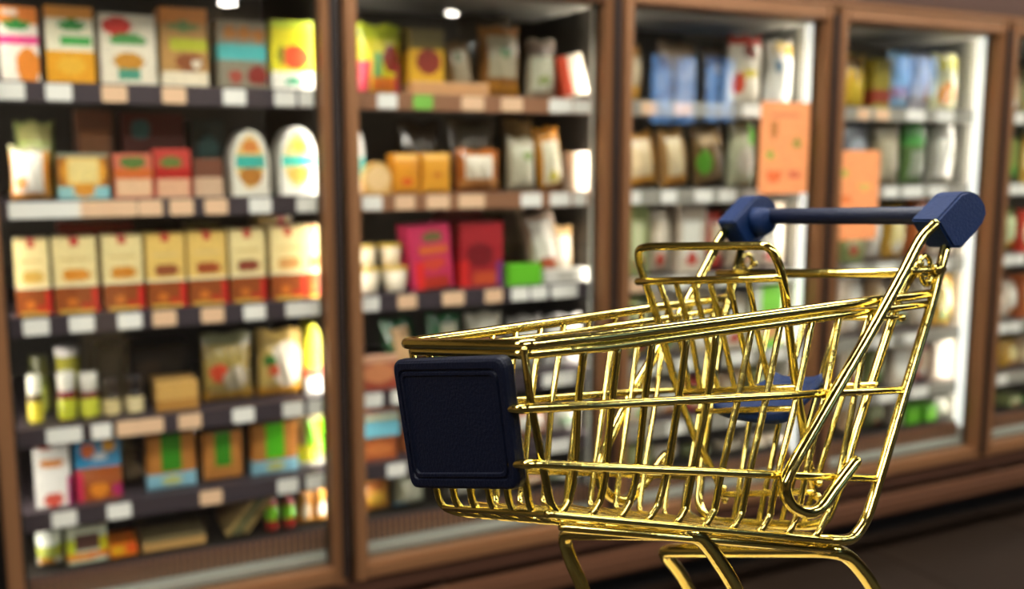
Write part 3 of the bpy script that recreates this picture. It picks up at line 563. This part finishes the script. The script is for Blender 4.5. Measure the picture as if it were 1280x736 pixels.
cols = [('#3a3c24','#8a9448'),('#b8a890','#d8ccb8'),('#5a2c20','#b83c24'),('#b4926c','#e0c8a0'),('#3c6a30','#84c83c'),('#c8b8a4','#e8e4d8'),('#a8582c','#e0a060'),('#c43c2c','#e8d0b0'),('#c89a3c','#f0e0a0'),('#7c8450','#c8cca0'),('#8a6a4c','#d0b890')]
cn = ['dark olive', 'beige', 'dark red', 'tan', 'green', 'cream', 'rust orange', 'red', 'golden', 'sage green', 'brown']
def fill(bay, sh, px_list, tops, forced=None, Y=2.31):
    for k, (p, q) in enumerate(px_list):
        i = forced[k] if forced else rb.randrange(len(cols))
        a_, b_ = cols[i]
        ht = tops+rb.uniform(-5, 8)
        form = rb.choice(['bag', 'bag', 'carton'])
        P('food_bag' if form == 'bag' else 'food_carton', B_ if form == 'bag' else C_, '%s %s with %s' % (cn[i], 'food bag' if form == 'bag' else 'food carton', ('light label', 'oval picture', 'light panel')[k % 3]), bay, sh, p, q, ht, form, a_,
          [(('r', 'e', 'r')[k % 3], .5+rb.uniform(-.1, .1), .5, .32, .28, b_), ('e', .5, .2, .2, .1, rb.choice(['#d8842c', '#5c9a3c', '#e8e4d8', '#b83c2c']))], d=.07, Y=Y+rb.uniform(0, .02))
fill(2, 2, [(788,812),(813,846),(848,884),(886,912),(914,950),(952,998)], 256, [9,1,5,7,1,5])
fill(2, 3, [(788,820),(822,856),(858,900),(902,936),(938,968),(970,1000)], 362, [9,5,1,5,4,5])
P('lime_pack', B_, 'lime and white pack seen through the cart', 2, 3, 940, 980, 345, 'carton', '#8ce04c', [('e',.6,.3,.3,.2,'#e8a868'),('r',.15,.5,.15,.5,'#e6e8d8')], d=.012, Y=2.294)
fill(2, 4, [(786,818),(820,860),(862,898),(900,936),(938,968),(970,1000)], 470, [1,5,7,3,9,5])
fill(2, 5, [(784,816),(818,856),(858,896),(898,934),(936,966),(968,1000)], 560, [9,5,9,1,5,5])
# ---- fourth door
P('yellow_bag', B_, 'yellow bag leaning at the left edge', 3, 0, 1053, 1092, 66, 'bag', '#c8a02c', [('e',.6,.3,.3,.24,'#d8b83c'),('r',.4,.85,.4,.12,'#6c5434')], d=.07)
P('yellow_carton', C_, 'dim yellow carton with red-brown foot', 3, 0, 1093, 1114, 74, 'carton', '#94842c', [('r',.5,.25,.5,.14,'#8a3424')], d=.06)
P('blue_pack', B_, 'pale blue bag', 3, 0, 1116, 1146, 62, 'bag', '#8cb4d8', [('r',.5,.3,.4,.1,'#8a5c6c')], d=.06)
P('lilac_pack', B_, 'grey-lilac bag with orange spot', 3, 0, 1147, 1170, 66, 'bag', '#b8b4bc', [('e',.7,.3,.24,.14,'#b07838')], d=.06)
P('yellow_label_bag', B_, 'cream bag with yellow top and orange food', 3, 0, 1171, 1206, 66, 'bag', '#dcdcb0', [('r',.5,.8,.4,.12,'#d8d040'),('e',.5,.3,.34,.2,'#e0943c')], d=.06)
P('grey_bag', B_, 'dim grey-blue bag', 3, 1, 1056, 1094, 146, 'bag', '#5c6068', [('e',.5,.5,.3,.2,'#98a0a8')], d=.07)
P('beige_bag', B_, 'beige bag with grey top', 3, 1, 1098, 1134, 150, 'bag', '#a09478', [('r',.5,.4,.3,.3,'#b8ac90')], d=.07)
P('green_bag', B_, 'green and grey bag', 3, 1, 1136, 1166, 146, 'bag', '#5c7844', [('r',.5,.75,.5,.16,'#50a048'),('r',.5,.3,.3,.2,'#9aa08c')], d=.07)
P('grey_white_bag', B_, 'grey bag with white label', 3, 1, 1168, 1204, 148, 'bag', '#989488', [('r',.5,.4,.3,.3,'#dcd8cc')], d=.07)
fill(3, 2, [(1056,1082),(1084,1110),(1112,1140),(1142,1170),(1172,1202)], 250, [9,5,8,6,5])
fill(3, 3, [(1058,1086),(1088,1114),(1116,1144),(1146,1172),(1174,1202)], 340, [5,3,5,1,8])
fill(3, 4, [(1058,1086),(1088,1114),(1116,1144),(1146,1172),(1174,1202)], 420, [1,9,5,7,5])
fill(3, 5, [(1058,1086),(1088,1112),(1114,1130)], 500, [3,9,5])
P('lime_pack', B_, 'bright lime pack, left of two', 3, 5, 1132, 1150, 506, 'carton', '#5cb01c', [('e',.5,.5,.3,.3,'#7cd030')], d=.05)
P('lime_pack', B_, 'bright lime pack, right of two', 3, 5, 1157, 1174, 506, 'carton', '#66bc22', [('e',.5,.5,.3,.3,'#8ad83c')], d=.05)
P('pale_bag', B_, 'pale bag near the white post', 3, 5, 1178, 1200, 498, 'bag', '#b0b0a0', [], d=.05)
# ---- rightmost door
fill(4, 0, [(1261,1278),(1279,1296)], 80, [10,9])
fill(4, 1, [(1261,1278),(1279,1296)], 160, [0,8])
fill(4, 2, [(1260,1277),(1278,1296)], 262, [9,7])
fill(4, 3, [(1260,1277),(1278,1296)], 345, [5,6])
fill(4, 4, [(1260,1277),(1278,1296)], 420, [8,3])
fill(4, 5, [(1260,1277),(1278,1296)], 490, [9,4])

# finish the labels: where each pack stands, counted from the left within its row
rows = {}
for it in placed: rows.setdefault((it[2], it[3], 'back' if it[6] > 2.35 else 'front'), []).append(it)
for (bay, sh, rw), its in rows.items():
    its.sort(key=lambda i: (round(i[4], 3), i[5]))
    for p_, q_ in zip(its, its[1:]):       # neighbours squeezed against each other keep a hair's gap
        ov = p_[4]+p_[7]/2-(q_[4]-q_[7]/2)+.001
        if .001 < ov < .09 and abs(p_[5]-q_[5]) < .05 and p_[6] < q_[6]+q_[8] and q_[6] < p_[6]+p_[8]:
            for it, sg in ((p_, -1), (q_, 1)):
                if it[0].type == 'MESH': it[0].scale.x *= (it[7]-ov/2)/it[7]; it[7] -= ov/2; it[4] += sg*ov/4; it[0].location.x = it[4]
                else: it[4] += sg*ov/2; it[0].location.x = it[4]
    for k, it in enumerate(its):
        it[0]['label'] = '%s, %s in %s row, %s, %s door' % (it[1], ORD[k], rw, SHN[sh], ('leftmost', 'second', 'third', 'fourth', 'rightmost')[bay])
# orange notices taped to the outside of the glass
def poster(px0, py0, px1, py1, label, shapes):
    A, B = on_y(px0, (py0+py1)/2, 2.19), on_y(px1, (py0+py1)/2, 2.19)
    zt, zb = on_y((px0+px1)/2, py0, 2.19).z, on_y((px0+px1)/2, py1, 2.19).z
    me = lattice('notice', B.x-A.x, zt-zb, .0015, '#e8935a', shapes, 'carton', 20, 24, 5)
    me.materials[0] = M['poster']
    tag(link('paper_notice', me, None, None, ((A.x+B.x)/2, 2.197, zb)), label, 'notice')
poster(952, 127, 1013, 242, 'orange paper notice with small food pictures on the third glass door', [('e',.28,.7,.09,.1,'#a86a2c'),('e',.75,.55,.1,.07,'#9a8438'),('e',.22,.42,.1,.06,'#9a9a3c'),('e',.3,.2,.16,.07,'#d8642c'),('e',.72,.2,.12,.05,'#c8603c'),('r',.5,.86,.3,.02,'#c87848')])
poster(1040, 188, 1100, 300, 'orange paper notice with green print on the fourth glass door', [('e',.25,.75,.1,.05,'#a8a040'),('e',.7,.6,.14,.04,'#c8a850'),('e',.3,.45,.16,.04,'#d87030'),('e',.7,.3,.14,.04,'#c89048')])

# ================================================================== THE GOLD CART
PL = {'near': ((.5713, -.0017, -.8208), -.7528), 'far': ((.7094, -.0901, -.6990), -.8365), 'front': ((-.744, .1959, -.6388), -.5911),
      'flap': ((-.7070, .3463, -.6167), -.9602), 'gate': ((-.7055, -.4226, -.5690), -1.0989)}
def cam2w(p): return ORG + (RGT*p[0] - UP*p[1] + FWD*p[2])*CS
def cpt(px, py, plane, off=0.):
    """point of the cart seen at px,py on one of its flat sides; off = metres outward"""
    n, d = PL[plane]; r = Vector(((px-CX)/F_PX, (py-CY)/F_PX, 1)); n = Vector(n)
    s = -1 if plane == 'far' else 1
    return cam2w(r*((d+s*off/CS)/n.dot(r)))
WHEEL_Z = .955
root_p = Vector(cpt(850, 640, 'near').lerp(cpt(720, 640, 'far'), .5)); root_p.z = WHEEL_Z
cart = empty('shopping_cart', root_p, 'small shiny gold wire shopping cart with navy blue handle and panel', 'shopping cart')
def fillet(pts, r, seg=5):
    out = [pts[0]]
    for a, b, c in zip(pts, pts[1:], pts[2:]):
        u, v = (a-b), (c-b); lu, lv = u.length, v.length
        k = min(r, lu*.45, lv*.45)
        if k < 1e-5 or u.angle(v, 0) > 3.1: out.append(b); continue
        p, q = b+u.normalized()*k, b+v.normalized()*k
        for i in range(seg+1):
            t = i/seg; out.append(p*(1-t)**2+b*2*t*(1-t)+q*t*t)
    out.append(pts[-1]); return out
def smooth_path(pts, n=6):
    out = []
    P_ = [pts[0]*2-pts[1]]+pts+[pts[-1]*2-pts[-2]]
    for i in range(1, len(P_)-2):
        a, b, c, d = P_[i-1:i+3]
        for k in range(n):
            t = k/n
            out.append(.5*((2*b)+(c-a)*t+(2*a-5*b+4*c-d)*t*t+(3*b-a-3*c+d)*t**3))
    out.append(pts[-1]); return out
def tube(name, pts, r, parent=None, m='gold', rnd=0., segs=12, sm=False, closed=False):
    parent = parent or cart
    if rnd: pts = fillet(pts, rnd)
    if sm: pts = smooth_path(pts)
    bm = bmesh.new(); rings = []
    t0 = (pts[1]-pts[0]).normalized(); nrm = t0.orthogonal().normalized()
    N = len(pts)
    for i, p in enumerate(pts):
        if closed: t = (pts[(i+1) % N]-pts[i-1]).normalized()
        else: t = (pts[min(i+1, N-1)]-pts[max(i-1, 0)]).normalized()
        nrm = (nrm-t*nrm.dot(t)).normalized(); bn = t.cross(nrm)
        rings.append((p, nrm.copy(), bn, t))
    V = []
    base = pts[0]
    for (p, a, b, t) in rings: V.append([bm.verts.new(p-base+(a*math.cos(2*math.pi*k/segs)+b*math.sin(2*math.pi*k/segs))*r) for k in range(segs)])
    M_ = N if closed else N-1
    for i in range(M_):
        A, B = V[i], V[(i+1) % N]
        for k in range(segs): bm.faces.new((A[k], A[(k+1) % segs], B[(k+1) % segs], B[k]))
    if not closed:   # rounded ends
        for ring, sgn, (p, a, b, t) in ((V[0], -1, rings[0]), (V[-1], 1, rings[-1])):
            r2 = [bm.verts.new(p-base+t*sgn*r*.55+(a*math.cos(2*math.pi*k/segs)+b*math.sin(2*math.pi*k/segs))*r*.75) for k in range(segs)]
            for k in range(segs): bm.faces.new((ring[k], ring[(k+1) % segs], r2[(k+1) % segs], r2[k]))
            bm.faces.new(r2)
    me = done(bm, name, True)
    o = link(name, me, M[m], parent); o.location = base-root_p if parent is cart else base-root_p-parent.location
    return o
def ball(name, c, r, parent=None, m='gold'):
    bm = bmesh.new(); bmesh.ops.create_uvsphere(bm, u_segments=14, v_segments=9, radius=r)
    parent = parent or cart
    o = link(name, done(bm, name, True), M[m], parent); o.location = c-root_p if parent is cart else c-root_p-parent.location
    return o
N_ = lambda l, off=0.: [cpt(x, y, 'near', off) for x, y in l]
F_ = lambda l, off=0.: [cpt(x, y, 'far', off) for x, y in l]
R1, R2, RM = .0013, .0018, .0016
# rims: one closed-front loop along the top, a second below it
tube('top_rim', N_([(1160,367),(1040,383),(900,402),(760,420),(672,431)])[:-1]+N_([(657,432)])+F_([(504,429),(600,416),(700,402),(820,384),(916,371)]), .0021, rnd=.004)
tube('lower_rim', N_([(1157,380),(1040,395),(900,414),(760,433),(655,443)])+F_([(512,438),(600,430),(700,418),(820,400),(912,384)]), .0017, rnd=.004)
tube('middle_rail', N_([(1128,487),(960,495),(800,503),(652,511)], .0008)+F_([(527,506),(650,500),(760,492),(893,484)], .0008), RM, rnd=.004)
tube('lower_rail', N_([(1092,598),(940,592),(800,586),(662,580)], .0008)+F_([(541,578),(660,588),(800,593),(862,596)], .0008), RM, rnd=.004)
# the bottom edges
NB = lambda t: cpt(692+(1052-692)*t, 643+(677-643)*t, 'near', .0004)
FB = lambda t: cpt(556+(852-556)*t, 634+(650-634)*t, 'far', -.002)
# side wires: down the near side, across under the basket, up the far side
near_w = [[(730,436),(723,500),(718,590),(711,626),(700,644)], [(773,431),(765,500),(757,590),(750,626),(738,646)], [(816,425),(806,500),(796,590),(787,628),(774,650)],
          [(859,419),(848,500),(833,590),(822,632),(808,653)], [(896,414),(884,500),(866,590),(857,635),(845,656)], [(940,408),(922,500),(902,590),(893,638),(880,660)],
          [(976,403),(957,500),(937,590),(927,642),(915,663)], [(1016,397),(995,500),(973,590),(962,645),(950,666)], [(1050,392),(1034,480),(1012,570),(998,640),(985,670)],
          [(1090,387),(1069,490),(1052,580),(1036,640),(1019,673)]]
far_w = [[(616,416),(605,500),(594,590),(586,630)], [(645,411),(636,500),(625,590),(617,632)], [(676,407),(664,500),(655,590),(647,632)], [(705,403),(690,500),(683,590),(677,632)],
         [(737,398),(722,500),(711,590),(706,633)], [(770,393),(756,490),(742,590),(736,635)], [(803,388),(788,495),(774,590),(768,638)], [(835,383),(820,495),(805,590),(797,641)],
         [(864,379),(850,495),(836,590),(828,645)], [(892,376),(878,495),(862,590),(853,648)]]
for a_, b_ in zip(near_w, far_w):
    pn, pf = N_(a_), F_(b_)
    pf[-1] = F_([(b_[-1][0]+1, b_[-1][1])])[0]
    tube('side_wire', smooth_path(pn[:4])+[pn[4]]+list(reversed(pf)), R1, rnd=.004)
tube('corner_wire', N_([(655,436),(663,500),(680,590),(688,630),(700,646)]), R1, rnd=.006)
# front wires run down the front and on along the underside
for k in range(6):
    t = k/6
    top = F_([(515, 437)])[0].lerp(N_([(657, 440)])[0], t)
    bot = F_([(550, 632)])[0].lerp(N_([(689, 640)])[0], t)
    e0 = FB(0).lerp(NB(0), (k+.3)/6); e1 = FB(1).lerp(NB(1), (k+.3)/6)
    dn = Vector((0, 0, -.0022))
    d = (e1-e0).normalized()
    tube('front_wire', [top, bot+(bot-top)*.005, e0+d*.006+dn, e1+dn], R1, rnd=.006)
tube('bottom_edge', [NB(-.02)]+[NB(t/6) for t in range(0, 7)], .0015)
tube('bottom_edge', [FB(t/6) for t in range(0, 7)], .0013)
tube('bottom_front_bar', [FB(.0), NB(.0)], .0013)
#, F_([(548, 618)])+N_([(685, 626)]), .0011)
tube('underside_bar', [NB(.03)+Vector((0,0,-.004)), NB(1)+Vector((0,0,-.004))], .0015)
# rear posts: from the clamps down to the basket floor, joined under the rear edge
tube('rear_post_frame', N_([(1184,300),(1165,378),(1128,500),(1094,615),(1082,652)], .0015)+N_([(1066,674),(1040,676)], .001)+[NB(.93).lerp(FB(.93), .3), NB(.96).lerp(FB(.96), .8)]+F_([(855,640),(862,598),(888,500),(905,395),(928,305)], .001), .0022, rnd=.009, m='gold')
# hooked struts, one on each side
tube('hook_strut', N_([(1168,280),(1150,300),(1128,342),(1090,411),(1050,480),(1010,549),(987,590),(981,612),(990,632),(1008,640),(1026,634),(1045,609),(1070,576)], .0045), .0024, sm=True)
tube('hook_strut', F_([(910,284),(898,302),(882,334),(858,378),(830,425),(792,488),(762,548),(750,582),(752,606),(766,622),(786,624),(806,602),(833,568)], .0035), .0024, sm=True)
# rear cross bar
def mid(a, b, t): return a.lerp(b, t)
cb0, cb1 = F_([(899,342)], .003)[0], N_([(1157,341)], 0)[0]
tube('cross_bar', [cb0, cb1], .0023)
# hinge rings and knobs
def ring(c, r, rr, nrm, name='hinge_ring'):
    a = nrm.orthogonal().normalized(); b = nrm.cross(a)
    tube(name, [c+(a*math.cos(2*math.pi*k/18)+b*math.sin(2*math.pi*k/18))*r for k in range(18)], rr, closed=True, segs=8)
nn = Vector(cam2w(PL['near'][0]))-ORG; nn.normalize()
ring(N_([(1156,332)])[0], .0042, .0012, nn); ring(N_([(1158,345)])[0], .0036, .0012, nn)
ball('hinge_knob', N_([(1171,337)], .002)[0], .0026); ball('hinge_knob', N_([(1160,352)], .001)[0], .0016)
tube('hinge_pin', N_([(1140,338),(1180,336)], .001), .0013)
ring(F_([(934,327)])[0], .004, .0012, nn); ball('hinge_knob', F_([(943,330)], -.002)[0], .0016)
tube('hinge_pin', N_([(1095,395),(1125,397)]), .0011); ball('pin_end', N_([(1127,397)])[0], .0018)
# kick-out child seat flap
flap = empty('seat_flap', (0, 0, 0), None, None); flap.parent = cart; flap.location = cpt(890, 480, 'flap')-root_p
S_ = lambda l, off=0.: [cpt(x, y, 'flap', off) for x, y in l]
tube('flap_frame', S_([(905,620),(893,592),(868,545),(850,498),(833,440),(818,385),(804,346),(798,325)])+S_([(798,311),(812,308),(962,307)])+S_([(974,330),(981,363),(985,400),(993,468),(1006,552),(1017,614)]), .0018, flap, rnd=.007)
tube('flap_bar', S_([(797,352),(885,350),(975,347)], .001), .0017, flap)
tube('flap_bar', S_([(849,490),(995,484)], .001), .0015, flap)
tube('flap_bar', S_([(905,618),(1017,614)], .001), .0015, flap)
for a_ in ([(823,351),(838,392),(852,432),(862,489)], [(844,350),(856,390),(866,430),(876,489)], [(866,350),(876,390),(884,428),(898,488)], [(887,350),(896,385),(905,424),(919,487)],
           [(911,349),(918,384),(926,420),(941,486)], [(935,349),(941,380),(947,417),(963,486)]):
    tube('flap_wire', S_(a_, .0005), .0013, flap)
ball('flap_knob', S_([(906,625)])[0], .0016, flap); ball('flap_knob', S_([(905,610)])[0], .0014, flap)
ball('flap_knob', S_([(1022,621)])[0], .0018, flap); ball('flap_knob', S_([(1024,604)])[0], .0016, flap)
# rear gate
gate = empty('rear_gate', (0, 0, 0), None, None); gate.parent = cart; gate.location = cpt(990, 520, 'gate')-root_p
G_ = lambda l, off=0.: [cpt(x, y, 'gate', off) for x, y in l]
tube('gate_frame', G_([(922,340),(905,397),(895,450),(886,520),(877,590),(872,632),(892,652),(1012,657),(1032,652),(1050,607),(1071,535),(1101,442),(1126,365),(1150,328)]), .0020, gate, rnd=.007)
tube('gate_bar', G_([(904,397),(1118,397)]), .0013, gate)
tube('gate_bar', G_([(889,488),(1095,481)], .001), .0014, gate)
for (x0, x1, x2) in ((962,938,917), (1006,976,948), (1048,1013,976), (1086,1045,1004)):
    tube('gate_wire', G_([(x0,397),(x1,520),(x2,655)]), .0013, gate)
# arches that carry the basket, legs running on down to the casters
def down(p, q, z):
    d = (q-p); d.normalize(); d = Vector((d.x*.55, d.y*.55, -abs(d.z)-.35)).normalized(); return q+d*((z-q.z)/d.z)
def arch(nl, fl, r):
    a, b = N_(nl, -.001), F_(fl, -.001)
    ln, lf = down(a[-2], a[-1], WHEEL_Z+.022), down(b[-2], b[-1], WHEEL_Z+.022)
    tube('leg_arch', [ln]+list(reversed(a))+b+[lf], r, m='gold', rnd=.0075, segs=16)
    return ln, lf
w1 = arch([(858,666),(876,672),(888,686),(905,711),(921,737)], [(703,666),(713,700),(730,736)], .0029)
w2 = arch([(1036,687),(1056,693),(1068,703),(1082,720),(1096,742)], [(826,688),(845,709),(863,738)], .0031)
# casters
axd = (N_([(900,600)])[0]-F_([(780,600)])[0]); axd.z = 0; axd.normalize()
for p in (*w1, *w2):
    c = empty('caster', (0, 0, 0), None, None); c.parent = cart; c.location = p-root_p
    c.rotation_euler.z = math.atan2(axd.y, axd.x)
    bm = bmesh.new(); bmesh.ops.create_cone(bm, cap_ends=True, segments=24, radius1=.011, radius2=.011, depth=.007, matrix=Matrix.Translation((0, 0, -.011)) @ Matrix.Rotation(math.pi/2, 4, 'Y'))
    bmesh.ops.bevel(bm, geom=[e for e in bm.edges if len(e.link_faces) == 2 and e.calc_face_angle(0) > 1], offset=.0012, segments=2, affect='EDGES')
    link('wheel', done(bm, 'wheel', False), M['rubber'], c)
    bm = bmesh.new()
    for s in (-1, 1): bm_box(bm, s*.0055-.0008, s*.0055+.0008, -.004, .004, -.014, .001)
    bm_box(bm, -.0063, .0063, -.004, .004, .0, .0025)
    link('fork', done(bm, 'fork'), M['gold'], c)
# navy front panel with raised border
def panel(corners, out, thick, m, name, parent):
    base = sum(corners, Vector())/4
    n = (corners[1]-corners[0]).cross(corners[3]-corners[0]).normalized()
    if n.dot(out) < 0: n = -n
    def ring_pts(ins, rad, dp):
        cs = []
        for i, c in enumerate(corners):
            a, b = corners[i-1]-c, corners[(i+1) % 4]-c
            sn = a.normalized().cross(b.normalized()).length
            cs.append(c+(a.normalized()+b.normalized())*ins/sn)
        o_ = []
        for i, c in enumerate(cs):
            a, b = (cs[i-1]-c).normalized()*rad, (cs[(i+1) % 4]-c).normalized()*rad
            for k in range(7):
                t = k/6; o_.append((c+a)*(1-t)**2+c*2*t*(1-t)+(c+b)*t*t+n*dp-base)
        return o_
    T = thick
    spec_ = [(.0006, .004, 0), (0, .0045, .0008), (0, .0045, T-.0014), (.0004, .0044, T-.0005), (.0013, .004, T), (.0034, .0035, T), (.0037, .0033, T-.0007), (.0043, .003, T-.0007), (.0046, .003, T), (.0056, .0028, T), (.006, .0026, T-.0006)]
    bm = bmesh.new(); R_ = [[bm.verts.new(p) for p in ring_pts(*q_)] for q_ in spec_]
    for A, B in zip(R_, R_[1:]):
        for k in range(len(A)): bm.faces.new((A[k], A[(k+1) % len(A)], B[(k+1) % len(A)], B[k]))
    bm.faces.new(R_[0]); bm.faces.new(R_[-1])
    return link(name, done(bm, name), M[m], parent, base-root_p)
outv = Vector(cam2w(PL['front'][0]))-ORG
pc = [cpt(501,447,'front',.0025), cpt(642,442,'front',.0025), cpt(661,608,'front',.0025), cpt(525,606,'front',.0025)]
pan = panel(pc, outv, .0045, 'navy_dark', 'front_panel', cart)
# handle
prof = [(-30,0),(0,-33),(8,-36),(16,-35.5),(24,-30),(30,-20),(32,-7.5),(27,6),(2,35),(-10,34)]
def clamp(face, plane, off, depthv, scale):
    """rounded D-shaped end cap: profile in the side plane, depth along the handle"""
    c = face
    ctr = cpt(c[0], c[1], plane, off)
    P1 = [cpt(c[0]+x*scale, c[1]+y*scale, plane, off) for x, y in prof]
    bm = bmesh.new()
    A = [bm.verts.new(p-ctr) for p in P1]; B = [bm.verts.new(p-ctr+depthv) for p in P1]
    bm.faces.new(A); bm.faces.new(B[::-1])
    n = len(P1)
    for i in range(n): bm.faces.new((A[i], B[i], B[(i+1) % n], A[(i+1) % n]))
    bmesh.ops.recalc_face_normals(bm, faces=bm.faces[:])
    bmesh.ops.bevel(bm, geom=bm.edges[:], offset=.0009, segments=3, affect='EDGES')
    return link('handle_clamp', done(bm, 'handle_clamp', False), M['navy'], cart, ctr-root_p), ctr
# handle direction in space
hn, hf = cpt(1202, 272, 'near', .006), cpt(931, 273, 'far', .006)
hd = (hf-hn)
cl1, c1 = clamp((1202, 275), 'near', .006, hd.normalized()*.0135, 1.0)
cl2, c2 = clamp((922, 277), 'far', .006, -hd.normalized()*.0125, .9)
bar0, bar1 = cpt(1200, 269, 'near', .003), cpt(931, 270.5, 'far', .003)
tube('handle_bar', [bar0.lerp(bar1, .03), bar0.lerp(bar1, .97)], .0042, m='navy_bar', segs=20)
u = (bar1-bar0).normalized()
tube('handle_collar', [c2-u*.0115, c2-u*.0175], .0075, m='navy', segs=20)
# navy child seat plate
q = [cpt(888, 513, 'flap', -.002), cpt(990, 522, 'flap', .0)]
zA, zD = cpt(893, 513, 'flap'), cpt(972, 480, 'gate')
zB, zC = cpt(985, 524, 'flap'), cpt(1030, 482, 'gate')
def seat_plate():
    bm = bmesh.new(); nu, nv = 14, 10
    top, bot = [], []
    n = (zB-zA).cross(zD-zA).normalized(); n = n if n.z > 0 else -n
    for i in range(nu+1):
        rt, rb_ = [], []
        for j in range(nv+1):
            s, t = i/nu, j/nv
            p = zA.lerp(zB, s).lerp(zD.lerp(zC, s), t)
            lip = .0022*(abs(2*s-1)**4)+.003*(t**4)
            dish = -.0009*math.sin(math.pi*s)*math.sin(math.pi*t)
            rt.append(bm.verts.new(p-zA+n*(lip+dish+.001))); rb_.append(bm.verts.new(p-zA+n*(lip*.7+dish*.5-.0034+.001*(abs(2*s-1)**3))))
        top.append(rt); bot.append(rb_)
    for i in range(nu):
        for j in range(nv):
            bm.faces.new((top[i][j], top[i+1][j], top[i+1][j+1], top[i][j+1])); bm.faces.new((bot[i][j], bot[i][j+1], bot[i+1][j+1], bot[i+1][j]))
    loop = [(i, 0) for i in range(nu)]+[(nu, j) for j in range(nv)]+[(i, nv) for i in range(nu, 0, -1)]+[(0, j) for j in range(nv, 0, -1)]
    for a_, b_ in zip(loop, loop[1:]+loop[:1]): bm.faces.new((top[a_[0]][a_[1]], bot[a_[0]][a_[1]], bot[b_[0]][b_[1]], top[b_[0]][b_[1]]))
    link('child_seat', done(bm, 'child_seat', True), M['navy'], cart, zA-root_p)
seat_plate()
tube('seat_pivot', [cpt(872, 514, 'flap'), cpt(1000, 510, 'flap')], .0013)

# ------------------------------------------------------------------ plinth the small cart stands on
pts4 = [*w1, *w2]
cxp = sum((p for p in pts4), Vector())/4
pl = empty('display_plinth', (cxp.x, cxp.y, 0), 'sand coloured display plinth carrying the small gold cart', 'plinth', rot=math.atan2(axd.y, axd.x))
def rb_box(name, sx, sy, z0, z1, m, bev):
    bm = bmesh.new(); bm_box(bm, -sx/2, sx/2, -sy/2, sy/2, z0, z1)
    bmesh.ops.bevel(bm, geom=bm.edges[:], offset=bev, segments=2, affect='EDGES')
    return link(name, done(bm, name), M[m], pl)
rb_box('plinth_top', .17, .19, WHEEL_Z-.02-.0008, WHEEL_Z-.0008, 'wood', .002)
rb_box('plinth_column', .13, .15, .0225, WHEEL_Z-.021, 'wood', .004)
rb_box('plinth_foot', .2, .22, .0005, .022, 'wood', .003)
